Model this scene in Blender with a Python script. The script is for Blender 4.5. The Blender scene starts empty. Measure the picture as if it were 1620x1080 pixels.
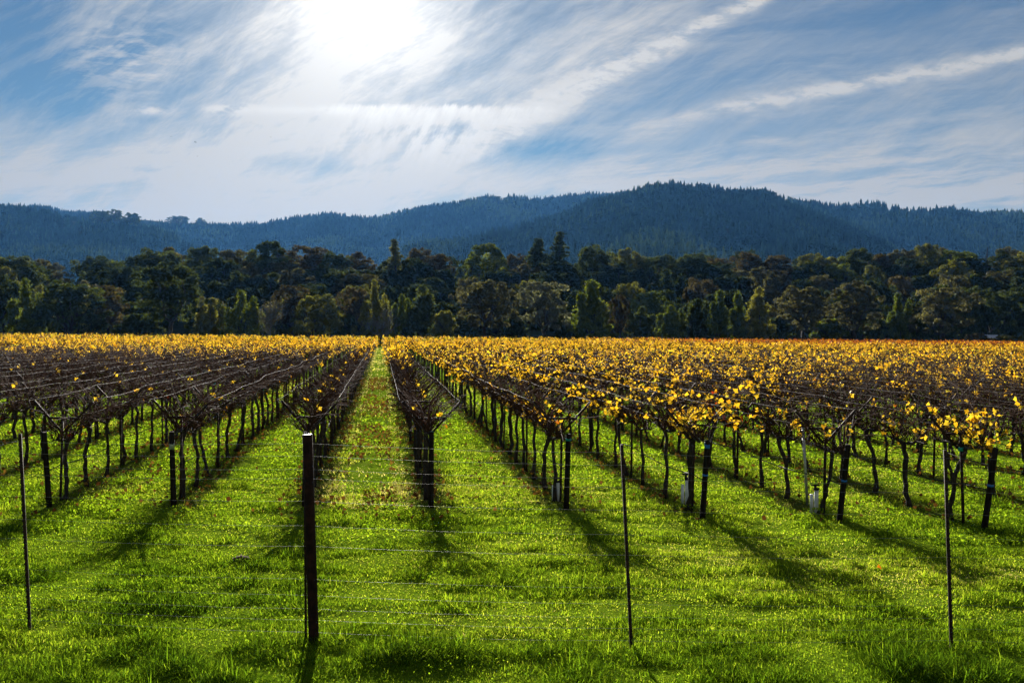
import bpy, math, random
import numpy as np
from mathutils import Matrix, Vector, Euler

# ------------------------------------------------------------------ camera, sky, sun, exposure
sc = bpy.context.scene
COL = sc.collection
R = math.radians
F, CX, CAM_H, HOR = 1575.0, 810.0, 3.0, 524.0       # pixels of the 1620 px wide photograph
cam_d = bpy.data.cameras.new("camera")
cam = bpy.data.objects.new("camera", cam_d); COL.objects.link(cam)
cam_d.lens, cam_d.sensor_width = 35.0, 36.0
cam_d.clip_start, cam_d.clip_end = 0.1, 20000
PITCH, ROLL = math.atan((540 - HOR) / F), R(0.42)
cam.matrix_world = Matrix.Translation((0, 0, CAM_H)) @ (Matrix.Rotation(R(90) - PITCH, 4, 'X') @ Matrix.Rotation(ROLL, 4, 'Z'))
sc.camera = cam

SUN_AZ, SUN_EL = math.atan2(-0.143, 1.0), R(18.4)    # azimuth from +Y, positive to +X
SUN_DIR = Vector((math.sin(SUN_AZ) * math.cos(SUN_EL), math.cos(SUN_AZ) * math.cos(SUN_EL), math.sin(SUN_EL)))
sun_d = bpy.data.lights.new("sun", 'SUN'); sun_d.energy = 5.0; sun_d.angle = R(0.5); sun_d.color = (1.0, 0.93, 0.82)
sun = bpy.data.objects.new("sun", sun_d); COL.objects.link(sun)
sun.rotation_euler = SUN_DIR.to_track_quat('Z', 'Y').to_euler()
sun.location = (0, 0, 60)
sc.view_settings.view_transform = 'Standard'; sc.view_settings.look = 'None'
sc.view_settings.exposure = 1.5; sc.view_settings.gamma = 1.0
sc.cycles.use_denoising = True
sc.cycles.max_bounces = 8; sc.cycles.transparent_max_bounces = 8; sc.cycles.volume_bounces = 0
sc.cycles.diffuse_bounces = 3; sc.cycles.transmission_bounces = 4
sc.cycles.use_light_tree = False
try: sc.cycles.denoising_prefilter = 'ACCURATE'
except Exception: pass


class X:
    """A tiny expression builder for shader math nodes."""
    def __init__(s, nt, sock): s.nt, s.s = nt, sock
    def _m(s, op, *a, clamp=False):
        n = s.nt.nodes.new('ShaderNodeMath'); n.operation = op; n.use_clamp = clamp
        for i, v in enumerate((s,) + a):
            if isinstance(v, X): s.nt.links.new(v.s, n.inputs[i])
            else: n.inputs[i].default_value = v
        return X(s.nt, n.outputs[0])
    def __add__(s, o): return s._m('ADD', o)
    __radd__ = __add__
    def __sub__(s, o): return s._m('SUBTRACT', o)
    def __rsub__(s, o): return (s * -1.0) + o
    def __mul__(s, o): return s._m('MULTIPLY', o)
    __rmul__ = __mul__
    def __truediv__(s, o): return s._m('DIVIDE', o)
    def max(s, o): return s._m('MAXIMUM', o)
    def min(s, o): return s._m('MINIMUM', o)
    def pow(s, o): return s._m('POWER', o)
    def exp(s): return s._m('EXPONENT')
    def sqrt(s): return s._m('SQRT')
    def abs(s): return s._m('ABSOLUTE')
    def sin(s): return s._m('SINE')
    def fract(s): return s._m('FRACT')
    def clamp(s): return s._m('ADD', 0.0, clamp=True)
    def gauss(s): return (s * s * -1.0).exp()
    def step(s, a, b):
        n = s.nt.nodes.new('ShaderNodeMapRange'); n.interpolation_type = 'SMOOTHSTEP'
        s.nt.links.new(s.s, n.inputs['Value'])
        n.inputs['From Min'].default_value = a; n.inputs['From Max'].default_value = b
        if a > b:
            n.inputs['From Min'].default_value = b; n.inputs['From Max'].default_value = a
            n.inputs['To Min'].default_value = 1; n.inputs['To Max'].default_value = 0
        return X(s.nt, n.outputs[0])


def comb(nt, x, y, z=0.0):
    n = nt.nodes.new('ShaderNodeCombineXYZ')
    for i, v in enumerate((x, y, z)):
        if isinstance(v, X): nt.links.new(v.s, n.inputs[i])
        else: n.inputs[i].default_value = v
    return n.outputs[0]


def noise(nt, vec, scale=1.0, detail=4, rough=0.55, dist=0.0):
    n = nt.nodes.new('ShaderNodeTexNoise')
    n.inputs['Scale'].default_value = scale; n.inputs['Detail'].default_value = detail
    n.inputs['Roughness'].default_value = rough; n.inputs['Distortion'].default_value = dist
    if vec is not None: nt.links.new(vec, n.inputs['Vector'])
    return X(nt, n.outputs[0])


def mixc(nt, fac, a, b, mode='MIX'):
    n = nt.nodes.new('ShaderNodeMix'); n.data_type = 'RGBA'; n.blend_type = mode
    for i, v in ((0, fac), (6, a), (7, b)):
        if isinstance(v, X): nt.links.new(v.s, n.inputs[i])
        elif hasattr(v, 'is_output'): nt.links.new(v, n.inputs[i])
        elif isinstance(v, (int, float)): n.inputs[i].default_value = v
        else: n.inputs[i].default_value = tuple(v) + (1.0,)
    return n.outputs[2]


def ramp(nt, fac, stops):
    n = nt.nodes.new('ShaderNodeValToRGB')
    e = n.color_ramp.elements
    while len(e) < len(stops): e.new(0.5)
    for i, (p, c) in enumerate(stops):
        e[i].position = p; e[i].color = tuple(c) + (1.0,)
    nt.links.new(fac.s if isinstance(fac, X) else fac, n.inputs[0])
    return n.outputs[0]


def build_world():
    w = bpy.data.worlds.new("World"); sc.world = w; w.use_nodes = True
    nt = w.node_tree; nt.nodes.clear()
    out = nt.nodes.new('ShaderNodeOutputWorld'); bg = nt.nodes.new('ShaderNodeBackground')
    nt.links.new(bg.outputs[0], out.inputs[0]); bg.inputs[1].default_value = 0.05
    sky = nt.nodes.new('ShaderNodeTexSky'); sky.sky_type = 'NISHITA'; sky.sun_disc = False
    sky.sun_elevation = SUN_EL; sky.sun_rotation = SUN_AZ % (2 * math.pi)
    sky.altitude = 100; sky.air_density = 1.0; sky.dust_density = 0.15; sky.ozone_density = 2.2
    tc = nt.nodes.new('ShaderNodeTexCoord'); sep = nt.nodes.new('ShaderNodeSeparateXYZ')
    nt.links.new(tc.outputs['Generated'], sep.inputs[0])
    x, y, z = (X(nt, sep.outputs[i]) for i in range(3))
    ya = y.abs().max(0.08)
    a = x / ya * 15.75 + 8.10                # a, b: gnomonic sky chart, one unit = 3.6 degrees
    b = 5.24 - z / ya * 15.75
    # --- cirrus sheet
    w1 = noise(nt, comb(nt, a, b), 0.55, 3, 0.5) - 0.5
    w2 = noise(nt, comb(nt, a, b, 7.3), 0.55, 3, 0.5) - 0.5
    aw, bw = a + w1 * 0.7, b + w2 * 0.4
    def streaks(ang, s_long, s_cross, seed, det=9, rough=0.70):
        ca, sa = math.cos(ang), math.sin(ang)
        p = (aw * ca + bw * sa) * s_long; q = (bw * ca - aw * sa) * s_cross
        return noise(nt, comb(nt, p, q, seed), 1.0, det, rough)
    def blob(ca, cb, ra, rb): 
        return ((((a - ca) * (1 / ra))._m('POWER', 2.0) + ((b - cb) * (1 / rb))._m('POWER', 2.0)) * -1.0).exp()
    diag = streaks(-0.5, 0.22, 1.5, 1.0)
    diag2 = streaks(-0.85, 0.3, 1.1, 5.0)
    hori = streaks(-0.13, 0.22, 1.9, 9.0)
    fine = noise(nt, comb(nt, aw * 1.3, bw * 3.2, 3.0), 1.6, 6, 0.65)
    cover = (diag.step(0.38, 0.66) * 0.44 + diag2.step(0.42, 0.68) * 0.34) * a.step(11.5, 6.5) * a.step(-2.0, 1.8)
    cover = cover + (diag.step(0.36, 0.70) * 0.30 + hori.step(0.4, 0.62) * 0.22 + 0.10) * a.step(7.5, 10.0) * (1 - blob(14.3, 0.2, 2.2, 0.7) * 0.55)
    # low pale veil towards the horizon
    low = b.step(1.3, 3.0)
    cover = cover + low * (hori.step(0.38, 0.60) * 0.44 + 0.26 + a.step(7.0, 2.0) * 0.24) * (1 - blob(8.6, 2.35, 1.6, 0.42) * 0.75) * (1 - blob(4.9, 2.65, 1.0, 0.2) * 0.6)
    cover = cover + b.step(2.3, 3.1) * a.step(8.0, 13.0) * hori.step(0.40, 0.58) * 0.25 + b.step(-1.0, -4.0) * 0.06  # last term: unseen cloud overhead, added to lift the fill light
    # haze around the sun
    cover = cover + blob(5.7, 0.5, 2.0, 2.1) * (0.50 + fine * 0.14) + blob(5.7, 0.1, 1.5, 1.4) * 0.28 + blob(4.9, 2.0, 1.5, 1.3) * 0.20 + blob(3.9, 2.3, 1.6, 0.9) * diag2.step(0.3, 0.6) * 0.22
    cover = cover - blob(0.9, 1.3, 0.9, 1.0) * 0.30 - blob(3.3, 2.05, 0.6, 0.30) * 0.28 - blob(5.2, 2.65, 0.9, 0.26) * 0.26 - blob(8.4, 2.3, 1.3, 0.36) * 0.5 - blob(7.0, 1.2, 2.6, 0.35) * 0.12
    # long contrail-like streak, right of the sun
    s1 = (b + (a - 10.0) * 0.52 - 0.97 + w1 * 0.25)
    wid = 0.13 + (11.9 - a).max(0.0) * 0.035
    streak1 = (s1 / wid).gauss() * a.step(6.0, 8.5) * (0.35 + fine.step(0.35, 0.65) * 0.6)
    soft1 = ((s1 + 0.35) / 0.55).gauss() * a.step(7.0, 9.0) * a.step(12.5, 10.0) * 0.30 * diag.step(0.3, 0.7)
    s2 = (b + (a - 14.0) * 0.19 - 1.23 + w2 * 0.18)
    streak2 = (s2 * (1 / 0.12)).gauss() * a.step(9.6, 13.0) * (0.30 + fine.step(0.35, 0.65) * 0.55)
    soft2 = ((s2 - 0.1) * (1 / 0.5)).gauss() * a.step(9.6, 13.0) * 0.16
    # bright feathered band
    rib0 = noise(nt, comb(nt, (a * 0.9 + b * 0.45) * 4.0, (b * 0.9 - a * 0.45) * 1.1, 12.0), 1.5, 5, 0.7)
    edge = b - 1.66 - w2 * 0.10 - (a - 6.5).abs() * 0.025 + (rib0 - 0.5) * 0.16
    band = edge.step(-0.03, 0.07) * edge.step(0.38, 0.04) * a.step(4.8, 5.8) * a.step(9.4, 7.4) * (0.15 + rib0.step(0.3, 0.7) * 0.75)
    tail = ((b - 1.78) * (1 / 0.07)).gauss() * a.step(3.0, 3.5) * a.step(6.0, 5.2) * 0.6 * fine.step(0.3, 0.55)
    rib = noise(nt, comb(nt, (a * 0.86 + b * 0.5) * 3.2, (b * 0.86 - a * 0.5) * 0.9, 2.0), 1.3, 5, 0.65)
    fan = blob(6.6, 2.15, 1.25, 0.42) * rib.step(0.36, 0.66) * 0.6 * edge.step(0.0, 0.15)
    wisp = blob(2.38, 1.80, 0.28, 0.07) * fine.step(0.3, 0.55) * 0.75
    rip = noise(nt, comb(nt, aw * 1.6, bw * 6.5, 4.0), 1.2, 4, 0.6)
    ripples = blob(1.95, 0.95, 0.75, 0.65) * rip.step(0.42, 0.62) * 0.5
    cover = (cover + streak1 + soft1 + streak2 + soft2 + band + tail + fan + wisp + ripples)
    cover = cover * (0.72 + fine * 0.56)
    cover = cover.max(0.0).min(0.97) * z.step(-0.02, 0.03)
    # lit brightness of thin cloud rises towards the sun (forward scattering)
    r2 = ((a - 5.85) * 0.85)._m('POWER', 2.0) + (b - 0.05)._m('POWER', 2.0)
    r = r2.sqrt()
    lum = 3.5 + (band + fan * 0.9 + tail * 0.5 + wisp * 0.3) * 2.0 + (streak1 + streak2) * 0.8 + (r * (-1 / 3.0)).exp() * 2.6 + (r * -0.72).exp() * 5.2
    cc = nt.nodes.new('ShaderNodeCombineColor')
    for i, k in enumerate((0.94, 0.92, 0.875)):
        nt.links.new((lum * k).s, cc.inputs[i])
    tone = mixc(nt, 1.0, sky.outputs[0], (0.205, 0.29, 0.345), 'MULTIPLY')
    nt.links.new(mixc(nt, cover, tone, cc.outputs[0]), bg.inputs[0])
build_world()

# ------------------------------------------------------------------ helpers
rng = np.random.default_rng(11)
random.seed(5)


def hash2(ix, iy, seed):
    h = (ix.astype(np.int64) * 374761393 + iy.astype(np.int64) * 668265263 + seed * 974634777) & 0x7fffffff
    h = ((h ^ (h >> 13)) * 1274126177) & 0x7fffffff
    h = (h ^ (h >> 16)) & 0xffff
    return h / 65535.0


def vnoise(x, y, seed=0):
    x, y = np.asarray(x, float), np.asarray(y, float)
    ix, iy = np.floor(x), np.floor(y)
    fx, fy = x - ix, y - iy
    fx = fx * fx * (3 - 2 * fx); fy = fy * fy * (3 - 2 * fy)
    a, b = hash2(ix, iy, seed), hash2(ix + 1, iy, seed)
    c, d = hash2(ix, iy + 1, seed), hash2(ix + 1, iy + 1, seed)
    return (a * (1 - fx) + b * fx) * (1 - fy) + (c * (1 - fx) + d * fx) * fy


def fbm(x, y, seed=0, oct=4):
    s, amp, t = 0, 1.0, 0
    for o in range(oct):
        s = s + amp * vnoise(x * 2 ** o, y * 2 ** o, seed + o * 17); t += amp; amp *= 0.5
    return s / t


def sstep(a, b, x):
    t = np.clip((np.asarray(x, float) - a) / (b - a), 0, 1)
    return t * t * (3 - 2 * t)


def gh(X, Y):
    """Height of the near ground."""
    X, Y = np.asarray(X, float), np.asarray(Y, float)
    return (fbm(X * 0.35, Y * 0.35, 3, 3) - 0.5) * 0.10 + (fbm(X * 1.5, Y * 2.2, 9, 2) - 0.5) * 0.07


def px_ground(x, y, h=0.0):
    """Point on the ground seen at pixel (x, y) of the photograph (used to read off where things stand)."""
    hor = HOR + (x - CX) * math.tan(ROLL)
    Y = (CAM_H - h) * F / (y - hor)
    return ((x - CX) / F * Y, Y)


def px_at(x, y, Y):
    hor = HOR + (x - CX) * math.tan(ROLL)
    return ((x - CX) / F * Y, Y, CAM_H + (hor - y) / F * Y)


def mesh(name, V, tris=None, quads=None, mats=(), mt=None, mq=None, tt=None, tq=None, smooth=False):
    """Fast mesh from arrays; 'tone' is a per-face number the materials read."""
    V = np.asarray(V, np.float32).reshape(-1, 3)
    T = np.zeros((0, 3), np.int32) if tris is None or len(tris) == 0 else np.asarray(tris, np.int32)
    Q = np.zeros((0, 4), np.int32) if quads is None or len(quads) == 0 else np.asarray(quads, np.int32)
    me = bpy.data.meshes.new(name)
    me.vertices.add(len(V)); me.vertices.foreach_set('co', V.ravel())
    loops = np.concatenate([T.ravel(), Q.ravel()]).astype(np.int32)
    nt, nq = len(T), len(Q)
    me.loops.add(len(loops)); me.loops.foreach_set('vertex_index', loops)
    me.polygons.add(nt + nq)
    starts = np.concatenate([np.arange(nt) * 3, nt * 3 + np.arange(nq) * 4]).astype(np.int32)
    me.polygons.foreach_set('loop_start', starts)
    def cat(t, q, dt):
        t = np.zeros(nt, dt) if t is None else np.broadcast_to(np.asarray(t, dt), (nt,))
        q = np.zeros(nq, dt) if q is None else np.broadcast_to(np.asarray(q, dt), (nq,))
        return np.concatenate([t, q])
    if mt is not None or mq is not None:
        me.polygons.foreach_set('material_index', cat(mt, mq, np.int32))
    if tt is not None or tq is not None:
        at = me.attributes.new('tone', 'FLOAT', 'FACE'); at.data.foreach_set('value', cat(tt, tq, np.float32))
    if smooth: me.polygons.foreach_set('use_smooth', np.ones(nt + nq, bool))
    for m in mats: me.materials.append(m)
    me.update(calc_edges=True)
    return me


class Geo:
    def __init__(s): s.V, s.T, s.Q, s.mt, s.mq, s.tt, s.tq, s.n = [], [], [], [], [], [], [], 0
    def add(s, V, T=None, Q=None, mat=0, tt=0.5, tq=0.5):
        V = np.asarray(V, float).reshape(-1, 3)
        if T is not None and len(T):
            T = np.asarray(T, int); s.T.append(T + s.n); s.mt.append(np.full(len(T), mat)); s.tt.append(np.broadcast_to(np.asarray(tt, float), (len(T),)))
        if Q is not None and len(Q):
            Q = np.asarray(Q, int); s.Q.append(Q + s.n); s.mq.append(np.full(len(Q), mat)); s.tq.append(np.broadcast_to(np.asarray(tq, float), (len(Q),)))
        s.V.append(V); s.n += len(V)
    def arrays(s):
        c = lambda L, sh, dt: np.concatenate(L).astype(dt) if L else np.zeros(sh, dt)
        return (c(s.V, (0, 3), float), c(s.T, (0, 3), int), c(s.Q, (0, 4), int), c(s.mt, (0,), int), c(s.mq, (0,), int), c(s.tt, (0,), float), c(s.tq, (0,), float))
    def mesh(s, name, mats, smooth=False):
        V, T, Q, mt, mq, tt, tq = s.arrays()
        return mesh(name, V, T, Q, mats, mt, mq, tt, tq, smooth)
    def tube(s, pts, rad, sides=6, mat=0, tone=0.5, caps=True):
        P = np.asarray(pts, float); n = len(P)
        r = np.broadcast_to(np.asarray(rad, float), (n,))
        t = np.gradient(P, axis=0); t /= np.linalg.norm(t, axis=1, keepdims=True) + 1e-9
        ref = np.array([0.31, 0.95, 0.05]) if abs(t[:, 2]).mean() > 0.6 else np.array([0.05, 0.1, 1.0])
        u = np.cross(t, ref); u /= np.linalg.norm(u, axis=1, keepdims=True) + 1e-9
        w = np.cross(t, u)
        an = np.arange(sides) / sides * 2 * math.pi
        V = P[:, None] + r[:, None, None] * (u[:, None] * np.cos(an)[None, :, None] + w[:, None] * np.sin(an)[None, :, None])
        i = np.arange(n - 1)[:, None] * sides; j = np.arange(sides)[None, :]; k = (j + 1) % sides
        Q = np.stack([i + j, i + k, i + sides + k, i + sides + j], -1).reshape(-1, 4)
        V = V.reshape(-1, 3); T = None
        if caps:
            V = np.vstack([V, P[0], P[-1]]); c0, c1 = n * sides, n * sides + 1; e = (n - 1) * sides
            T = np.array([[c0, (q + 1) % sides, q] for q in range(sides)] + [[c1, e + q, e + (q + 1) % sides] for q in range(sides)])
        s.add(V, T, Q, mat, tone, tone)
    def box(s, c, size, rot=None, mat=0, tone=0.5):
        V = np.array([[x, y, z] for x in (-.5, .5) for y in (-.5, .5) for z in (-.5, .5)]) * np.asarray(size)
        if rot is not None: V = V @ np.array(rot.to_3x3() if hasattr(rot, 'to_3x3') else rot).T
        Q = [[0, 1, 3, 2], [4, 6, 7, 5], [0, 4, 5, 1], [2, 3, 7, 6], [0, 2, 6, 4], [1, 5, 7, 3]]
        s.add(V + np.asarray(c), None, Q, mat, tone, tone)


def link(name, me, parent=None, loc=None):
    o = bpy.data.objects.new(name, me); COL.objects.link(o)
    if parent is not None: o.parent = parent
    if loc is not None: o.location = loc
    return o


def tag(o, label=None, cat=None, group=None, kind=None):
    if label: o['label'] = label
    if cat: o['category'] = cat
    if group: o['group'] = group
    if kind: o['kind'] = kind
    return o


def empty(name, loc, label, cat, group=None, rz=0.0):
    o = bpy.data.objects.new(name, None); COL.objects.link(o)
    o.empty_display_size = 0.3; o.location = loc; o.rotation_euler = (0, 0, rz)
    return tag(o, label, cat, group)


# ------------------------------------------------------------------ materials
def mat_new(name):
    m = bpy.data.materials.new(name); m.use_nodes = True
    m.node_tree.nodes.clear(); return m, m.node_tree


def attr(nt, name='tone'):
    n = nt.nodes.new('ShaderNodeAttribute'); n.attribute_name = name
    return X(nt, n.outputs['Fac'])


def leaf_mat(name, stops, trans=0.5, gloss=0.12, rough=0.45, tcol=(1.0, 1.0, 0.55), obj_var=0.0):
    """Thin leaf or blade: diffuse plus light shining through, with a slight sheen."""
    m, nt = mat_new(name)
    t = attr(nt)
    if obj_var:
        oi = nt.nodes.new('ShaderNodeObjectInfo')
        t = t + (X(nt, oi.outputs['Random']) - 0.5) * obj_var
    c = ramp(nt, t.clamp(), stops)
    d = nt.nodes.new('ShaderNodeBsdfDiffuse'); nt.links.new(c, d.inputs[0])
    tr = nt.nodes.new('ShaderNodeBsdfTranslucent'); nt.links.new(mixc(nt, 1.0, c, tcol, 'MULTIPLY'), tr.inputs[0])
    mx = nt.nodes.new('ShaderNodeMixShader'); mx.inputs[0].default_value = trans
    nt.links.new(d.outputs[0], mx.inputs[1]); nt.links.new(tr.outputs[0], mx.inputs[2])
    o = nt.nodes.new('ShaderNodeOutputMaterial')
    if gloss <= 0:
        nt.links.new(mx.outputs[0], o.inputs[0]); return m
    g = nt.nodes.new('ShaderNodeBsdfGlossy'); g.inputs['Roughness'].default_value = rough; g.inputs[0].default_value = (1, 1, 1, 1)
    fr = nt.nodes.new('ShaderNodeFresnel'); fr.inputs[0].default_value = 1.4
    mx2 = nt.nodes.new('ShaderNodeMixShader'); nt.links.new((X(nt, fr.outputs[0]).min(0.35) * gloss).s, mx2.inputs[0])
    nt.links.new(mx.outputs[0], mx2.inputs[1]); nt.links.new(g.outputs[0], mx2.inputs[2])
    nt.links.new(mx2.outputs[0], o.inputs[0])
    return m


def solid_mat(name, c1, c2, scale=12.0, rough=0.8, metal=0.0, bump=0.3, spec=0.3, stretch=(1, 1, 1)):
    m, nt = mat_new(name)
    tc = nt.nodes.new('ShaderNodeTexCoord'); mp = nt.nodes.new('ShaderNodeMapping'); mp.inputs['Scale'].default_value = stretch
    nt.links.new(tc.outputs['Object'], mp.inputs[0])
    n = noise(nt, mp.outputs[0], scale, 6, 0.65)
    p = nt.nodes.new('ShaderNodeBsdfPrincipled')
    nt.links.new(mixc(nt, n.step(0.35, 0.65), c1, c2), p.inputs['Base Color'])
    p.inputs['Roughness'].default_value = rough; p.inputs['Metallic'].default_value = metal
    p.inputs['Specular IOR Level'].default_value = spec
    if bump:
        b = nt.nodes.new('ShaderNodeBump'); b.inputs['Strength'].default_value = bump; b.inputs['Distance'].default_value = 0.01
        nt.links.new(n.s, b.inputs['Height']); nt.links.new(b.outputs[0], p.inputs['Normal'])
    o = nt.nodes.new('ShaderNodeOutputMaterial'); nt.links.new(p.outputs[0], o.inputs[0])
    return m


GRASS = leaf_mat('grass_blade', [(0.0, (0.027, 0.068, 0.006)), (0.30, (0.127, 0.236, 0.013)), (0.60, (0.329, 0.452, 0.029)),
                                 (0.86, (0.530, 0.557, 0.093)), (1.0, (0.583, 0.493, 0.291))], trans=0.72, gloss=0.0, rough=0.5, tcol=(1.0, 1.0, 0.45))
LITTER = leaf_mat('fallen_leaf', [(0, (0.075, 0.030, 0.013)), (0.5, (0.150, 0.075, 0.022)), (1, (0.270, 0.160, 0.033))], trans=0.3, gloss=0.0)
VLEAF = leaf_mat('vine_leaf', [(0.0, (0.344, 0.015, 0.011)), (0.14, (0.410, 0.079, 0.011)), (0.3, (0.492, 0.212, 0.014)), (0.55, (0.672, 0.393, 0.018)),
                               (0.8, (0.705, 0.487, 0.040)), (1.0, (0.394, 0.409, 0.031))], trans=0.62, gloss=0.06, tcol=(1, 0.95, 0.6))
BARK = solid_mat('vine_bark', (0.012, 0.009, 0.008), (0.05, 0.036, 0.028), 30, 0.9, bump=0.8, stretch=(1, 1, 0.25))
CANE = solid_mat('cane_bark', (0.030, 0.014, 0.010), (0.075, 0.038, 0.024), 18, 0.9, bump=0.0, spec=0.05)
POSTM = solid_mat('dark_post_wood', (0.009, 0.007, 0.006), (0.028, 0.021, 0.017), 9, 0.95, bump=0.5, spec=0.08, stretch=(3, 3, 0.3))
RUST = solid_mat('rusty_steel', (0.012, 0.006, 0.005), (0.034, 0.014, 0.009), 14, 0.9, metal=0.0, spec=0.15, bump=0.3)
RUSTD = solid_mat('dark_rusty_steel', (0.016, 0.009, 0.007), (0.050, 0.024, 0.016), 22, 0.8, metal=0.2, bump=0.3)
WIRE = solid_mat('trellis_wire', (0.09, 0.085, 0.08), (0.17, 0.16, 0.15), 60, 0.7, metal=0.0, bump=0.0, spec=0.15)
FWIRE = solid_mat('galvanised_wire', (0.16, 0.16, 0.16), (0.26, 0.26, 0.26), 60, 0.5, metal=1.0, bump=0.0)
STEEL = solid_mat('pale_steel', (0.35, 0.36, 0.36), (0.55, 0.56, 0.56), 20, 0.45, metal=0.6, bump=0.1)
HOSE = solid_mat('black_hose', (0.012, 0.012, 0.013), (0.03, 0.03, 0.03), 20, 0.7, bump=0.0, spec=0.1)
PVC = solid_mat('white_pvc', (0.60, 0.61, 0.62), (0.80, 0.80, 0.80), 8, 0.4, bump=0.0)
BLUE = solid_mat('blue_tape', (0.015, 0.10, 0.42), (0.03, 0.17, 0.55), 15, 0.5, bump=0.0)
TEAL = solid_mat('teal_tie', (0.01, 0.22, 0.20), (0.02, 0.34, 0.30), 15, 0.5, bump=0.0)
SOIL = solid_mat('dug_soil', (0.040, 0.020, 0.011), (0.10, 0.052, 0.028), 20, 0.95, bump=0.8)
TRUNKM = solid_mat('tree_bark', (0.018, 0.015, 0.012), (0.060, 0.050, 0.042), 4, 0.9, bump=0.6, stretch=(2, 2, 0.4))
PALEBARK = solid_mat('pale_bark', (0.10, 0.095, 0.085), (0.20, 0.19, 0.17), 4, 0.85, bump=0.3)
ROOFM = solid_mat('pale_metal_roof', (0.55, 0.60, 0.66), (0.72, 0.76, 0.80), 2, 0.35, metal=0.3, bump=0.0)
WALLM = solid_mat('shed_wall', (0.16, 0.14, 0.11), (0.24, 0.21, 0.17), 3, 0.9, bump=0.1)
BIRDM = solid_mat('bird_feather', (0.010, 0.010, 0.011), (0.03, 0.03, 0.032), 30, 0.7, bump=0.0)

# ------------------------------------------------------------------ vineyard layout
SL = -0.1308                                   # rows run towards (SL, 1)
ROW_ANG = math.atan(-SL)
C_NEAR = {-3: -5.66, -2: -3.58, -1: -1.33, 0: 0.86, 1: 3.16, 2: 5.24, 3: 7.44, 4: 9.46}
Y_NEAR = {-3: 17.0, -2: 17.2, -1: 17.3, 0: 17.05, 1: 16.95, 2: 16.2, 3: 16.15, 4: 15.6}
PITCH_ROW, VSP, Y_FAR = 2.16, 1.36, 186.0


def row_c(k):
    if k in C_NEAR: return C_NEAR[k]
    return C_NEAR[4] + (k - 4) * PITCH_ROW if k > 4 else C_NEAR[-3] + (k + 3) * PITCH_ROW


def row_y(k):
    if k in Y_NEAR: return Y_NEAR[k]
    return Y_NEAR[4] - (k - 4) * 0.25 if k > 4 else 16.9


ROWS = list(range(-46, 60))
RC = np.array([row_c(k) for k in ROWS])


def row_pos(k, Y):
    return row_c(k) + SL * Y


def alley_coord(X, Y):
    """Distance to the nearest row line and index of the row left of the point."""
    c = X - SL * Y
    i = np.clip(np.searchsorted(RC, c), 1, len(RC) - 1)
    d0, d1 = c - RC[i - 1], RC[i] - c
    return np.minimum(d0, d1), np.array(ROWS)[i - 1], d0 / np.maximum(d0 + d1, 1e-6)

# ------------------------------------------------------------------ ground
def build_ground():
    def axis(a, b, n, p):
        t = np.linspace(-1, 1, n); v = np.sign(t) * np.abs(t) ** p
        return np.where(v < 0, -v * a, v * b)
    xs = np.unique(np.concatenate([np.linspace(-14, 14, 141), np.linspace(-130, 130, 105), np.linspace(-3800, 3800, 40)]))
    ys = np.unique(np.concatenate([np.linspace(-60, 4, 12), np.linspace(4, 40, 181), np.linspace(40, 210, 86), np.linspace(210, 5000, 30)]))
    Xg, Yg = np.meshgrid(xs, ys)
    Z = gh(Xg, Yg) * sstep(400, 200, Yg) - 0.03
    V = np.stack([Xg, Yg, Z], -1).reshape(-1, 3)
    nx = len(xs); i, j = np.meshgrid(np.arange(len(ys) - 1), np.arange(nx - 1), indexing='ij')
    q = (i * nx + j).ravel(); Q = np.stack([q, q + 1, q + nx + 1, q + nx], -1)
    m, nt = mat_new('meadow_ground')
    geo = nt.nodes.new('ShaderNodeNewGeometry'); sep = nt.nodes.new('ShaderNodeSeparateXYZ')
    nt.links.new(geo.outputs['Position'], sep.inputs[0])
    x, y = X(nt, sep.outputs[0]), X(nt, sep.outputs[1])
    c = ((x + y * 0.1308 - 0.92) * (1 / PITCH_ROW) + 0.5).fract() - 0.5
    n1 = noise(nt, geo.outputs['Position'], 0.9, 6, 0.65); n2 = noise(nt, geo.outputs['Position'], 7.0, 5, 0.7); n3 = noise(nt, geo.outputs['Position'], 40.0, 3, 0.7)
    g = ramp(nt, (n2 * 0.6 + n3 * 0.5 - 0.05).clamp(), [(0.25, (0.030, 0.065, 0.005)), (0.5, (0.10, 0.17, 0.008)), (0.75, (0.20, 0.25, 0.02))])
    soil = ramp(nt, (n2 * 0.6 + n3 * 0.4).clamp(), [(0.3, (0.022, 0.014, 0.009)), (0.7, (0.085, 0.055, 0.032))])
    strip = c.abs().step(0.20, 0.06) * y.step(16.0, 17.6)
    f = (strip * 0.6 + n1.step(0.52, 0.70) * 0.45).clamp() * (0.5 + n2.step(0.4, 0.6) * 0.5)
    p = nt.nodes.new('ShaderNodeBsdfPrincipled'); p.inputs['Roughness'].default_value = 1.0; p.inputs['Specular IOR Level'].default_value = 0.0
    nt.links.new(mixc(nt, f, g, soil), p.inputs['Base Color'])
    b = nt.nodes.new('ShaderNodeBump'); b.inputs['Distance'].default_value = 0.04; b.inputs['Strength'].default_value = 0.8
    nt.links.new((n2 + n3 * 0.5).s, b.inputs['Height']); nt.links.new(b.outputs[0], p.inputs['Normal'])
    o = nt.nodes.new('ShaderNodeOutputMaterial'); nt.links.new(p.outputs[0], o.inputs[0])
    tag(link('ground', mesh('ground', V, None, Q, [m], smooth=True)), kind='structure')
build_ground()

# ------------------------------------------------------------------ hills
def interp(u, pts):
    p = np.array(pts, float); return np.interp(u, p[:, 0], p[:, 1])


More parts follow.
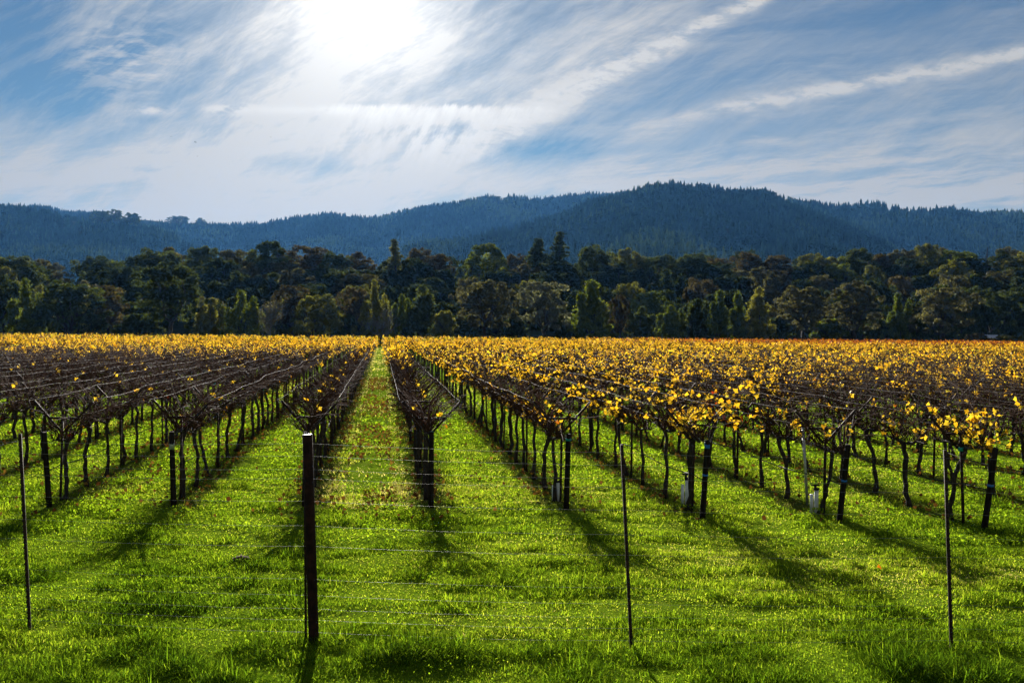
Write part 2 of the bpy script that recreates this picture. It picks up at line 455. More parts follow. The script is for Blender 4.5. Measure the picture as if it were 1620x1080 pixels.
def crest(pts, D, th):
    """Skyline read as (x, y) marks -> (u, ground height of the crest at distance D), th = tree height."""
    out = []
    for x, y in pts:
        hor = HOR + (x - CX) * math.tan(ROLL)
        out.append(((x - CX) / F, CAM_H + (hor - y) / F * D - th))
    return out


HL = [  # crest marks, distance, tree height, depth of the front slope, back slope
    (crest([(-500, 350), (-250, 335), (0, 322), (60, 323), (120, 332), (200, 338), (330, 351), (420, 352), (520, 338), (600, 341), (700, 320), (773, 308), (850, 310), (920, 303), (1000, 300), (1100, 306), (1250, 322),
            (1333, 350), (1447, 365), (1620, 380), (1800, 390), (2200, 400)], 2900, 16), 2900, 16, 1300, 700),
    (crest([(-500, 560), (960, 520), (1060, 330), (1180, 310), (1250, 315), (1333, 320), (1390, 322), (1447, 327), (1530, 331), (1620, 338), (1800, 336), (2200, 350)], 2250, 16), 2250, 16, 1000, 600),
    (crest([(-500, 340), (-250, 318), (0, 322), (60, 325), (110, 332), (150, 340), (205, 352), (300, 385), (420, 425), (500, 470), (600, 520), (2200, 560)], 2100, 15), 2100, 15, 1000, 600),
    (crest([(-500, 560), (560, 520), (640, 402), (700, 385), (780, 358), (873, 336), (960, 310), (1020, 289), (1056, 281), (1120, 283), (1197, 300), (1240, 317), (1290, 340), (1350, 368), (1410, 392), (1500, 440), (1600, 480), (2200, 560)], 1750, 15), 1750, 15, 900, 700),
    (crest([(-500, 480), (0, 470), (300, 500), (900, 480), (1040, 400), (1200, 372), (1300, 385), (1420, 425), (1620, 470), (2200, 500)], 1250, 14), 1250, 14, 600, 300),
]


def rise(u, Y):
    """The low wooded rise behind the first trees."""
    X = u * Y
    top = interp(X, [(-400, 9), (-150, 11), (-125, 9), (-112, 3.5), (-100, 9), (-60, 14.5), (-20, 13.5), (20, 14), (60, 12), (110, 15), (150, 15.5), (220, 17), (400, 17)])
    return top * sstep(226, 292, Y) * (1 - 0.75 * sstep(330, 520, Y))


def hills_h(u, Y):
    h = rise(u, Y)
    for pts, D, th, wf, wb in HL:
        hc = np.maximum(interp(u, pts), 0)
        t = np.where(Y < D, (D - Y) / wf, (Y - D) / wb)
        prof = np.clip(1 - t, 0, 1); prof = np.where(Y < D, prof * (0.55 + 0.45 * prof), prof)
        h = np.maximum(h, hc * prof)
    X = u * Y
    rid = (fbm(X / 150 + 3, Y / 300, 21, 3) - 0.5) * 115 + (fbm(X / 55, Y / 70, 5, 2) - 0.5) * 12
    return h + rid * sstep(500, 1100, Y) * sstep(0.0, 60.0, h) * np.clip(1 - h / 330, 0.15, 1) - 0.15


US = np.linspace(-0.80, 0.80, 330)
YS = np.concatenate([np.linspace(214, 340, 40), np.linspace(345, 700, 30), np.linspace(715, 3500, 150)])


def build_hills():
    U, Y = np.meshgrid(US, YS)
    Z = hills_h(U, Y)
    V = np.stack([U * Y, Y, Z], -1).reshape(-1, 3)
    nx = len(US); i, j = np.meshgrid(np.arange(len(YS) - 1), np.arange(nx - 1), indexing='ij')
    q = (i * nx + j).ravel(); Q = np.stack([q, q + 1, q + nx + 1, q + nx], -1)
    m, nt = mat_new('hill_ground')
    geo = nt.nodes.new('ShaderNodeNewGeometry')
    n = noise(nt, geo.outputs['Position'], 0.02, 6, 0.6); n2 = noise(nt, geo.outputs['Position'], 0.3, 4, 0.6)
    p = nt.nodes.new('ShaderNodeBsdfDiffuse')
    nt.links.new(ramp(nt, (n * 0.5 + n2 * 0.5), [(0.3, (0.018, 0.026, 0.012)), (0.7, (0.055, 0.062, 0.028))]), p.inputs[0])
    o = nt.nodes.new('ShaderNodeOutputMaterial'); nt.links.new(p.outputs[0], o.inputs[0])
    tag(link('hills', mesh('hills', V, None, Q, [m], smooth=True)), kind='structure')
build_hills()


def conifer_template(seed, tiers=4, sides=7):
    r = np.random.default_rng(seed); V, T = [], []
    n = 0
    for t in range(tiers):
        z0 = 0.08 + t * 0.9 / tiers * 0.92; z1 = min(1.0, z0 + 0.9 / tiers * 1.9) if t < tiers - 1 else 1.0
        rad = 0.19 * (1 - t / tiers) ** 0.75 + 0.02
        an = np.arange(sides) / sides * 2 * math.pi + r.uniform(0, 6)
        rr = rad * r.uniform(0.65, 1.2, sides)
        ring = np.stack([np.cos(an) * rr, np.sin(an) * rr, z0 + r.uniform(-.05, .03, sides)], -1)
        V.append(ring); V.append([[r.normal(0, .008), r.normal(0, .008), z1]])
        T += [[n + q, n + (q + 1) % sides, n + sides] for q in range(sides)]
        n += sides + 1
    return np.vstack(V), np.array(T)


def round_template(seed, n=70):
    r = np.random.default_rng(seed)
    d = r.normal(size=(n, 3)); d /= np.linalg.norm(d, axis=1, keepdims=True)
    c = d * r.uniform(0.6, 1.0, (n, 1)) * np.array([0.42, 0.42, 0.32]) + np.array([0, 0, 0.62])
    a = r.normal(size=(n, 3)); a /= np.linalg.norm(a, axis=1, keepdims=True); b = np.cross(a, r.normal(size=(n, 3))); b /= np.linalg.norm(b, axis=1, keepdims=True)
    s = 0.13
    V = np.stack([c - a * s, c + b * s, c + a * s * .9, c - b * s], 1).reshape(-1, 3)
    i = np.arange(n)[:, None] * 4
    T = np.concatenate([i + [0, 1, 2], i + [0, 2, 3]])
    return V, T


def build_hill_forest():
    r = np.random.default_rng(77)
    # skyline height along each direction, to leave out what the nearer crests hide
    U, Y = np.meshgrid(US, YS); H = hills_h(U, Y)
    el = (H - CAM_H) / Y
    run = np.maximum.accumulate(el, 0)
    N = 240000
    Yc = np.sqrt(r.uniform(480 ** 2, 3080 ** 2, N)); u = r.uniform(-0.66, 0.66, N)
    keep = r.random(N) < np.where(Yc < 1300, 0.55, 1.0); Yc, u = Yc[keep], u[keep]
    h = hills_h(u, Yc)
    ui = np.clip(((u - US[0]) / (US[1] - US[0])).round().astype(int), 0, len(US) - 1)
    yi = np.clip(np.searchsorted(YS, Yc * 0.985) - 1, 0, len(YS) - 1)
    ht = r.uniform(8, 22, len(u)) * (0.75 + 0.6 * fbm(u * Yc / 90, Yc / 120, 31, 2))
    vis = (h + ht - CAM_H) / Yc > run[yi, ui] - 0.001
    px = u * F + CX
    ey = HOR - (h - CAM_H) / Yc * F
    # the bare saddle on the left skyline
    bare = (px > 165) & (px < 345) & (Yc > 2400) & (ey < 362) & (ey > 334)
    clear = (fbm(u * Yc / 130, Yc / 200, 55, 3) < 0.36) & (r.random(len(u)) < 0.6)
    k = vis & ~bare & ~clear & (h > 2)
    u, Yc, h, ht = u[k], Yc[k], h[k], ht[k]
    if len(u) > 100000:
        s = r.permutation(len(u))[:100000]; u, Yc, h, ht = u[s], Yc[s], h[s], ht[s]
    VV, TT, tt, off = [], [], [], 0
    tm = [conifer_template(s) for s in range(5)] + [round_template(s) for s in range(2)]
    kind = r.integers(0, 5, len(u)); rd = r.random(len(u)) < 0.16 + 0.25 * (fbm(u * Yc / 200, Yc / 200, 71, 2) > 0.6); kind[rd] = 5 + r.integers(0, 2, rd.sum())
    for q, (V, T) in enumerate(tm):
        s = kind == q; n = s.sum()
        if not n: continue
        a = r.uniform(0, 6.28, n); ca, sa = np.cos(a)[:, None], np.sin(a)[:, None]
        hh = ht[s] * (0.7 if q >= 5 else 1.0) * np.where(Yc[s] < 2000, .82, 1); wd = hh * r.uniform(0.75, 1.3, n)
        P = np.stack([(V[None, :, 0] * ca - V[None, :, 1] * sa) * wd[:, None] + (u[s] * Yc[s])[:, None],
                      (V[None, :, 0] * sa + V[None, :, 1] * ca) * wd[:, None] + Yc[s][:, None],
                      V[None, :, 2] * hh[:, None] + h[s][:, None] - 0.5], -1)
        VV.append(P.reshape(-1, 3)); TT.append((T[None] + (np.arange(n) * len(V))[:, None, None]).reshape(-1, 3) + off)
        tt.append(np.repeat(np.clip(.22 + .5 * r.uniform(0, 1, n) + (fbm(u[s] * Yc[s] / 120, Yc[s] / 160, 88, 3) - .5) * 1.3, 0, 1), len(T))); off += n * len(V)
    m = leaf_mat('hill_conifer', [(0, (0.009, 0.023, 0.010)), (0.55, (0.027, 0.054, 0.021)), (1, (0.117, 0.161, 0.055))], trans=0.12, gloss=0.0)
    o = link('hill_forest', mesh('hill_forest', np.vstack(VV), np.vstack(TT), None, [m], tt=np.concatenate(tt)))
    tag(o, 'dark blue green conifer forest covering the distant hills and their skyline', 'forest', kind='stuff')
build_hill_forest()

# ------------------------------------------------------------------ trees
TLEAF = {
    'dark': leaf_mat('dark_leaf', [(0, (0.025, 0.035, 0.011)), (0.6, (0.055, 0.073, 0.022)), (1, (0.111, 0.127, 0.040))], trans=0.55, gloss=0.02, obj_var=0.3),
    'deep': leaf_mat('deep_leaf', [(0, (0.016, 0.024, 0.007)), (0.6, (0.036, 0.050, 0.014)), (1, (0.073, 0.089, 0.026))], trans=0.55, gloss=0.02, obj_var=0.3),
    'oak': leaf_mat('oak_leaf', [(0, (0.042, 0.041, 0.022)), (0.6, (0.093, 0.089, 0.045)), (1, (0.187, 0.169, 0.086))], trans=0.55, gloss=0.02, obj_var=0.3),
    'green': leaf_mat('green_leaf', [(0, (0.046, 0.065, 0.011)), (0.6, (0.115, 0.145, 0.024)), (1, (0.229, 0.244, 0.039))], trans=0.55, gloss=0.02, obj_var=0.3),
    'olive': leaf_mat('olive_leaf', [(0, (0.066, 0.071, 0.018)), (0.6, (0.146, 0.149, 0.036)), (1, (0.284, 0.261, 0.060))], trans=0.55, gloss=0.02, obj_var=0.3),
    'brown': leaf_mat('brown_leaf', [(0, (0.032, 0.027, 0.013)), (0.6, (0.076, 0.061, 0.027)), (1, (0.144, 0.112, 0.048))], trans=0.55, gloss=0.02, obj_var=0.3),
    'grey': leaf_mat('silvery_leaf', [(0, (0.060, 0.064, 0.045)), (0.6, (0.152, 0.155, 0.111)), (1, (0.318, 0.318, 0.235))], trans=0.55, gloss=0.02, obj_var=0.2),
}


def leaf_cloud(g, r, centers, radii, n_per, size, up=0.25, shell=0.55, mat=0):
    """Small bent leaf sprays spread through clumps."""
    n = len(centers) * n_per
    C = np.repeat(centers, n_per, 0); Rr = np.repeat(radii, n_per, 0)
    d = r.normal(size=(n, 3)); d /= np.linalg.norm(d, axis=1, keepdims=True)
    d[:, 2] = np.where(d[:, 2] < -0.45, -d[:, 2], d[:, 2])
    P = C + d * Rr * r.uniform(shell, 1.08, (n, 1))
    nn = d + r.normal(0, 0.7, (n, 3)); nn[:, 2] += up; nn /= np.linalg.norm(nn, axis=1, keepdims=True)
    a = np.cross(nn, r.normal(size=(n, 3))); a /= np.linalg.norm(a, axis=1, keepdims=True); b = np.cross(nn, a)
    s = size * r.uniform(0.55, 1.25, (n, 1))
    V = np.stack([P - a * s, P + b * s * .55 + nn * s * .15, P + a * s, P - b * s * .55 - nn * s * .12], 1).reshape(-1, 3)
    i = np.arange(n)[:, None] * 4
    ct = np.repeat(r.normal(0.5, 0.16, len(centers)), n_per)
    g.add(V, None, i + np.arange(4), mat, tq=np.clip(ct + r.normal(0, .17, n), 0, 1))


def limb(g, r, p0, p1, r0, r1, bend=0.12, sides=5, segs=5):
    t = np.linspace(0, 1, segs + 1)[:, None]
    p0, p1 = np.asarray(p0, float), np.asarray(p1, float)
    L = np.linalg.norm(p1 - p0)
    P = p0 + (p1 - p0) * t + (np.sin(t * math.pi) * r.normal(0, bend, 3) + np.sin(t * 6.28) * r.normal(0, bend * .4, 3)) * L
    g.tube(P, r0 + (r1 - r0) * np.linspace(0, 1, segs + 1), sides)
    return P


def tree_template(kind, seed):
    """A 10 m tree: trunk-and-limbs mesh, crown mesh."""
    r = np.random.default_rng(seed)
    tk, cr = Geo(), Geo()
    if kind in ('oak', 'dome', 'bush'):
        if kind == 'oak': W, base, top, ncl, npc, sz, rr = 5.4, 1.8, 10.0, 72, 140, 0.20, 0.82
        elif kind == 'dome': W, base, top, ncl, npc, sz, rr = 5.6, 0.4, 10.0, 95, 150, 0.21, 0.95
        else: W, base, top, ncl, npc, sz, rr = 5.5, 0.2, 8.5, 60, 110, 0.40, 1.3
        fork = np.array([r.normal(0, .25), r.normal(0, .25), base + 0.9])
        limb(tk, r, (0, 0, -0.3), fork, 0.42, 0.30, 0.05, 8)
        cs = []
        nl = 7 if kind != 'bush' else 5
        for q in range(nl):
            an = q / nl * 6.28 + r.uniform(-.4, .4); lean = r.uniform(0.35, 1.0)
            e = np.array([math.cos(an) * W * .62 * lean, math.sin(an) * W * .55 * lean, base + (top - base) * r.uniform(0.42, 0.7)])
            P = limb(tk, r, fork, e, 0.20, 0.09, 0.14, 6)
            for s in range(5):
                st = P[r.integers(2, 6)]
                d = r.normal(size=3); d[2] = abs(d[2]) * .9 + .1; d /= np.linalg.norm(d)
                f = st + d * np.array([2.3, 2.3, 2.0]) * r.uniform(.6, 1.2)
                f[2] = min(f[2], top - .5)
                P2 = limb(tk, r, st, f, 0.075, 0.02, 0.15, 4, 4); cs.append(f)
                for s2 in range(2):
                    st2 = P2[r.integers(1, 4)]; d = r.normal(size=3); d /= np.linalg.norm(d)
                    f2 = st2 + d * r.uniform(.7, 1.5); limb(tk, r, st2, f2, 0.03, 0.012, 0.15, 3, 3)
        # clumps on an uneven dome
        for q in range(ncl):
            an, v = r.uniform(0, 6.28), r.uniform(0, 1)
            zz = base + (top - base) * (0.10 + 0.86 * v ** 0.8) * (1 + (.08 if kind == 'oak' else .03) * math.sin(an * 2 + seed * 1.7))
            t = (zz - base) / (top - base)
            lob = 1 + 0.26 * math.sin(an * 2 + seed) + 0.16 * math.sin(an * 3 + seed * 2.1 + t * 5) + 0.10 * math.sin(an * 7 + t * 9)
            prof = math.sqrt(max(0.02, 1 - ((t - 0.35) / 0.66) ** 2)) if t > .35 else (0.74 + .26 * (t / .35) if kind != 'oak' else 0.55 + .45 * t / .35)
            rad = W * prof * lob * (r.uniform(0.45, 1.08) if kind == 'oak' else r.uniform(.62, 1.0)) * 0.9
            cs.append(np.array([math.cos(an) * rad, math.sin(an) * rad, zz]))
        cs = np.array(cs)
        rad = r.uniform(0.6, 1.25, (len(cs), 1)) * rr * np.array([1, 1, 0.72])
        leaf_cloud(cr, r, cs, rad, npc, sz)
    elif kind in ('poplar', 'willow'):
        W = 2.5 if kind == 'poplar' else 4.0
        limb(tk, r, (0, 0, -.3), (r.normal(0, .2), r.normal(0, .2), 8.5), 0.28, 0.05, 0.03, 7, 8)
        cs = []
        stems = 5 if kind == 'poplar' else 7
        for q in range(stems):
            an = q * 2.4 + r.uniform(-.4, .4); rad = (0 if q == 0 else .50 if kind == 'poplar' else .58); bx, by = math.cos(an) * W * rad, math.sin(an) * W * rad
            htop = 9.7 if q == 0 else r.uniform(5.6, 8.8)
            limb(tk, r, (0, 0, 1.0), (bx, by, htop * .85), 0.14, 0.03, 0.06, 5, 6)
            for z in np.arange(1.0, htop, 0.55):
                t = z / htop; w = W * .62 * (math.sin(min(1, t * 1.25 + .18) * math.pi) ** .6 + .12)
                for _ in range(2):
                    cs.append([bx * min(1, .35 + t) + r.normal(0, .55) * w, by * min(1, .35 + t) + r.normal(0, .55) * w, z + r.normal(0, .3)])
        cs = np.array(cs); cs[:, 2] = np.minimum(cs[:, 2], 9.7)
        leaf_cloud(cr, r, cs, r.uniform(.35, 1.05, (len(cs), 1)) * np.array([.95, .95, 1.1]), 110, 0.22, up=0.0, shell=.35)
    elif kind == 'conifer':
        limb(tk, r, (0, 0, -.3), (r.normal(0, .1), r.normal(0, .1), 9.8), 0.26, 0.03, 0.015, 7, 8)
        cs, rad = [], []
        z = 1.6
        while z < 9.8:
            t = (z - 1.6) / 8.2; w = 2.5 * (1 - t) ** 0.8 + 0.12
            for q in range(5 if t < .8 else 3):
                an = r.uniform(0, 6.28); L = w * r.uniform(.5, 1.15)
                e = np.array([math.cos(an) * L, math.sin(an) * L, z - L * .22 + .2])
                limb(tk, r, (0, 0, z), e, 0.05, 0.012, 0.05, 3, 3)
                for f in np.linspace(.3, 1, max(2, int(L * 2.2))):
                    cs.append([e[0] * f, e[1] * f, z + (e[2] - z) * f]); rad.append(0.28 + .22 * (1 - f))
            z += r.uniform(.30, .48)
        cs = np.array(cs); rad = np.array(rad)[:, None] * np.array([1.2, 1.2, .6])
        leaf_cloud(cr, r, cs, rad, 34, 0.22, up=.1, shell=.2)
    elif kind in ('bare', 'snag'):
        sp = kind == 'bare'
        limb(tk, r, (0, 0, -.3), (r.normal(0, .3), r.normal(0, .3), 9.6 if not sp else 5.5), 0.26, 0.05, 0.03, 6, 7)
        cs = []
        for q in range(14 if sp else 12):
            z = r.uniform(1.5, 5.2) if sp else r.uniform(4, 9)
            an = r.uniform(0, 6.28); L = (r.uniform(2, 4) if sp else r.uniform(.4, 1.3))
            e = np.array([math.cos(an) * L * (.7 if sp else 1), math.sin(an) * L * (.7 if sp else 1), z + (r.uniform(2, 4.6) if sp else r.uniform(-.1, .5))])
            P = limb(tk, r, (0, 0, z), e, 0.10 if sp else .05, 0.03, 0.1, 4, 5)
            if sp:
                for s in range(9):
                    st = P[r.integers(1, 6)]; d = r.normal(size=3); d[2] = abs(d[2]); d /= np.linalg.norm(d)
                    e2 = st + d * r.uniform(.8, 2.0); P2 = limb(tk, r, st, e2, 0.04, 0.016, 0.1, 3, 3)
                    for s2 in range(4):
                        st2 = P2[r.integers(1, 4)]; d = r.normal(size=3); d[2] = abs(d[2]); d /= np.linalg.norm(d)
                        limb(tk, r, st2, st2 + d * r.uniform(.5, 1.1), 0.022, 0.012, 0.1, 3, 2)
                    cs.append(e2)
        if sp: leaf_cloud(cr, r, np.array(cs), np.full((len(cs), 3), .7), 5, 0.16)
    return tk.mesh(kind + '_trunk', [TRUNKM], True), cr.mesh(kind + '_crown', [TLEAF['dark']]) if cr.n else None


TREES = {}
for kind, n in (('oak', 4), ('dome', 3), ('poplar', 3), ('willow', 2), ('conifer', 3), ('bush', 3), ('bare', 2), ('snag', 1)):
    TREES[kind] = [tree_template(kind, 100 + 13 * i + len(kind)) for i in range(n)]
NAT_W = {'oak': 5.6, 'dome': 6.0, 'poplar': 2.3, 'willow': 4.0, 'conifer': 2.6, 'bush': 6.2, 'bare': 3.4, 'snag': 1.2}
NAMES = {'oak': 'oak_tree', 'dome': 'evergreen_tree', 'poplar': 'poplar_tree', 'willow': 'leafy_tree', 'conifer': 'conifer_tree', 'bush': 'bush', 'bare': 'bare_tree', 'snag': 'dead_tree'}


def place_tree(kind, tone, x, ytop, hw, Y, label, group, zbase=None, bark=None):
    X = (x - CX) / F * Y
    zb = float(hills_h(np.array([X / Y]), np.array([Y]))[0]) if Y > 214 else float(gh(X, Y))
    if zbase is not None: zb = zbase
    ztop = px_at(x, ytop, Y)[2]
    H = max(2.5, ztop - zb); w = hw / F * Y
    tr, cr = TREES[kind][random.randrange(len(TREES[kind]))]
    o = empty(NAMES[kind], (X, Y, zb), label, 'bush' if kind == 'bush' else 'tree', group, random.uniform(0, 6.28))
    s = w / NAT_W[kind]; o.scale = (s * random.uniform(.95, 1.05), s * random.uniform(.95, 1.05), H / 10.0)
    t = link('trunk', tr, o)
    if bark: t.material_slots[0].link = 'OBJECT'; t.material_slots[0].material = bark
    if cr:
        c = link('crown', cr, o); c.material_slots[0].link = 'OBJECT'; c.material_slots[0].material = TLEAF[tone]
    return o


G1 = 'trees along the far edge of the vineyard'
FRONT = [
    ('dome', 'dark', -42, 440, 40, 212, 'dark rounded evergreen cut by the left edge of the tree line'),
    ('dome', 'dark', 5, 437, 38, 214, 'dark rounded evergreen at the far left of the tree line behind the vines'),
    ('willow', 'green', 40, 445, 34, 204, 'mid green bushy tree left of the broad dark dome shaped evergreen'),
    ('dome', 'dark', 108, 447, 64, 202, 'broad dark dome shaped evergreen low to the ground at the vineyard edge'),
    ('oak', 'brown', 172, 452, 34, 216, 'brown tinged oak between the dome shaped evergreen and the large dark oak'),
    ('oak', 'dark', 268, 421, 60, 203, 'large dark oak with spreading limbs, tallest on the left of the tree line'),
    ('willow', 'olive', 335, 468, 32, 202, 'olive willowy tree right beside the large dark spreading oak'),
    ('willow', 'green', 382, 463, 36, 200, 'pale green drooping tree left of the leafless grey tree'),
    ('bare', 'oak', 428, 466, 26, 199, 'leafless grey twiggy tree beside the pale green drooping tree'),
    ('oak', 'brown', 462, 452, 32, 214, 'russet brown oak rising behind the compact round evergreen'),
    ('dome', 'olive', 505, 467, 44, 200, 'compact round evergreen with an even dome left of the grass alley'),
    ('oak', 'brown', 560, 455, 28, 212, 'brown oak just left of the end of the grass alley'),
    ('willow', 'olive', 592, 447, 28, 210, 'tall olive tree right behind the end of the grass alley'),
    ('bare', 'oak', 604, 482, 26, 200, 'pale bare tree standing exactly at the end of the grass alley'),
    ('willow', 'green', 636, 462, 24, 207, 'green tree between the alley end and the pointed dark tree'),
    ('poplar', 'dark', 668, 455, 26, 203, 'pointed dark tree with a pale lit tip right of the alley end'),
    ('bush', 'olive', 703, 484, 20, 201, 'low olive bush between the pointed dark tree and the wide grey oak'),
    ('oak', 'oak', 768, 443, 52, 205, 'wide grey brown oak with a dense low crown left of the silvery oak'),
    ('oak', 'grey', 860, 446, 46, 203, 'silvery grey oak with a pale lit top left of the tall bright poplar'),
    ('poplar', 'green', 935, 440, 30, 202, 'tall bright green poplar in the middle of the tree line'),
    ('oak', 'brown', 980, 470, 20, 205, 'small brown oak just right of the tall bright green poplar'),
    ('willow', 'dark', 1015, 482, 28, 203, 'low dark green tree, first right of the small brown oak'),
    ('willow', 'green', 1062, 480, 30, 204, 'low mid green tree, second right of the small brown oak'),
    ('poplar', 'dark', 1104, 470, 22, 203, 'leftmost and shortest of the four green upright trees in a row'),
    ('poplar', 'green', 1138, 457, 19, 202, 'second from left of the four green upright trees in a row'),
    ('poplar', 'green', 1166, 462, 17, 203, 'third from left of the four green upright trees in a row'),
    ('poplar', 'olive', 1200, 457, 20, 202, 'rightmost of the four green upright trees in a row'),
    ('oak', 'oak', 1268, 452, 48, 204, 'broad grey oak right of the four green upright trees'),
    ('oak', 'oak', 1354, 449, 44, 203, 'grey oak with arching limbs between two broad oaks on the right'),
    ('willow', 'green', 1420, 467, 28, 206, 'green leafy tree tucked between the last two oaks on the right'),
    ('oak', 'oak', 1492, 455, 56, 202, 'last broad oak at the right end of the tree line beside the shed'),
    ('bush', 'brown', 1548, 524, 26, 196, 'russet bush in front of the pale shed roof'),
    ('bush', 'olive', 1592, 527, 26, 197, 'olive scrub bush right of the pale shed roof'),
    ('bush', 'olive', 1632, 525, 28, 197, 'olive scrub bush at the right edge of the vineyard'),
    ('bush', 'dark', 222, 490, 34, 207, 'dark undergrowth bush left of the large dark spreading oak'),
    ('bush', 'dark', 318, 492, 30, 208, 'dark undergrowth bush right of the large dark spreading oak'),
    ('bush', 'dark', 545, 490, 26, 209, 'dark undergrowth bush under the brown oak by the alley end'),
    ('bush', 'dark', 725, 494, 30, 209, 'dark undergrowth bush left of the wide grey brown oak'),
    ('bush', 'dark', 815, 496, 26, 209, 'dark undergrowth bush between the wide grey oak and the silvery oak'),
    ('bush', 'dark', 905, 494, 24, 209, 'dark undergrowth bush between the silvery oak and the bright poplar'),
    ('bush', 'dark', 1225, 496, 30, 209, 'dark undergrowth bush right behind the four upright trees'),
    ('bush', 'green', 1310, 498, 28, 208, 'green undergrowth bush between the broad grey oak and the arching oak'),
    ('bush', 'dark', 1390, 498, 30, 209, 'dark undergrowth bush under the arching grey oak'),
    ('bush', 'dark', 1450, 498, 30, 209, 'dark undergrowth bush left of the last broad oak'),
]
for kind, tone, x, y, hw, Y, lab in FRONT:
    place_tree(kind, tone, x, y, hw, Y, lab, G1 if kind != 'bush' else 'bushes along the far edge of the vineyard', bark=PALEBARK if kind == 'bare' else None)

G2 = 'trees on the skyline of the wooded rise'
SKY = [
    ('dome', 'dark', -30, 402, 44, 285, 'dark domed tree on the rise at the left edge'), ('dome', 'dark', 22, 401, 42, 275, 'domed evergreen topping the rise at the far left'),
    ('oak', 'oak', 86, 412, 24, 300, 'lone thin oak standing in the gap of the rise on the left'), ('oak', 'dark', 165, 407, 32, 290, 'flat topped oak on the rise, first right of the gap'),
    ('oak', 'dark', 212, 420, 30, 275, 'low dark oak on the rise between two taller crowns'),
    ('oak', 'dark', 250, 389, 42, 296, 'tall wide oak on the rise above the large front oak'), ('oak', 'dark', 325, 389, 34, 298, 'dark oak on the rise right of the tall wide one'),
    ('oak', 'oak', 372, 388, 32, 300, 'grey brown oak on the rise, left of the highest rounded crown'), ('dome', 'dark', 428, 386, 36, 298, 'highest rounded crown on the left part of the rise'),
    ('oak', 'brown', 486, 392, 38, 300, 'brownish oak on the rise above the compact round evergreen'), ('oak', 'dark', 528, 400, 28, 296, 'dark oak on the rise above the brown oak'),
    ('oak', 'brown', 566, 399, 26, 300, 'russet oak on the rise left of the pointed evergreen'), ('conifer', 'olive', 623, 378, 25, 290, 'pointed evergreen rising above the alley end'),
    ('oak', 'brown', 662, 390, 24, 298, 'thin brown oak right of the pointed evergreen'), ('oak', 'brown', 696, 397, 24, 300, 'small russet oak on the rise left of the green domed crown'),
    ('dome', 'green', 768, 392, 38, 294, 'green domed crown on the rise above the wide grey oak'), ('oak', 'brown', 815, 396, 24, 300, 'brown oak between the green domed crown and the two conifers'),
    ('conifer', 'dark', 850, 377, 30, 290, 'left of the two dark conifers above the silvery oak'), ('conifer', 'dark', 884, 366, 28, 292, 'right and taller of the two dark conifers'),
    ('oak', 'dark', 938, 389, 34, 296, 'dark oak on the rise right of the two conifers'), ('oak', 'olive', 990, 396, 26, 300, 'olive oak on the rise behind the small brown oak'),
    ('oak', 'dark', 1042, 397, 34, 298, 'dark oak below the highest hill top'), ('oak', 'dark', 1098, 404, 28, 294, 'dark low crown on the rise left of the russet crowns'),
    ('oak', 'brown', 1130, 405, 28, 300, 'first russet crown on the rise right of the middle'), ('oak', 'brown', 1178, 403, 32, 302, 'second russet crown on the rise right of the middle'),
    ('oak', 'brown', 1228, 402, 32, 302, 'wide russet crown on the rise above the broad grey oak'), ('oak', 'olive', 1285, 405, 32, 300, 'olive crown on the rise left of the pale dome'),
    ('dome', 'dark', 1357, 393, 32, 300, 'rounded dome on the rise above the arching oak'), ('oak', 'brown', 1390, 397, 24, 302, 'small brown crown right of the rounded dome'),
    ('dome', 'oak', 1425, 391, 28, 300, 'grey green rounded crown above the last oaks'), ('dome', 'olive', 1466, 391, 28, 300, 'olive rounded crown on the rise above the last broad oak'),
    ('oak', 'green', 1510, 390, 32, 298, 'green crown on the rise left of the dead pole tree'), ('snag', 'oak', 1561, 389, 14, 290, 'thin dead pole tree sticking up from the rise'),
    ('conifer', 'dark', 1582, 394, 24, 294, 'dark evergreen right of the dead pole tree'), ('oak', 'dark', 1622, 400, 30, 290, 'dark crown on the rise at the right edge'), ('oak', 'dark', 1672, 400, 32, 290, 'dark crown beyond the right edge of the rise'),
]
for kind, tone, x, y, hw, Y, lab in SKY:
    kind = 'dome' if kind == 'oak' and random.random() < .6 else kind
    place_tree(kind, tone, x, y + (0 if kind in ('conifer', 'snag') else random.uniform(-3, 8)), hw * (1.0 if kind in ('conifer', 'snag') else 1.22), Y, lab, G2)

G3 = 'trees on the slope of the wooded rise'
KL = {'dark': 'dark evergreen on the slope between the front trees and the rise skyline', 'oak': 'grey brown oak on the slope between the front trees and the rise skyline',
      'brown': 'russet oak on the slope between the front trees and the rise skyline', 'olive': 'olive green tree on the slope between the front trees and the rise skyline',
      'green': 'leafy green tree on the slope between the front trees and the rise skyline'}
for line, (Y, y0, n) in enumerate(((228, 474, 30), (248, 452, 32), (266, 434, 34), (284, 420, 36), (312, 409, 38))):
    for q in range(n):
        x = -70 + (q + random.uniform(.2, .8)) * (1770 / n)
        if 50 < x < 128 and line >= 2: continue
        yy = y0 + random.uniform(-12, 10) - (10 if x > 1480 else 0)
        tone = random.choices(['dark', 'oak', 'brown', 'olive', 'green'], [13, 3, 1, 2, 1])[0]
        kind = random.choice(['dome', 'dome', 'dome', 'oak', 'willow'])
        place_tree(kind, 'deep' if tone == 'dark' else tone, x, yy, random.uniform(30, 46), Y + random.uniform(-6, 6), KL[tone], G3 + ': ' + KL[tone].split(' on ')[0])
for q, x in enumerate((1530, 1560, 1596, 1634)):
    place_tree('dome', 'dark', x, 455 + q * 3, 34, 214, 'dark evergreen behind the shed, %s right of the last broad oak' % ['first', 'second', 'third', 'fourth'][q], G1)
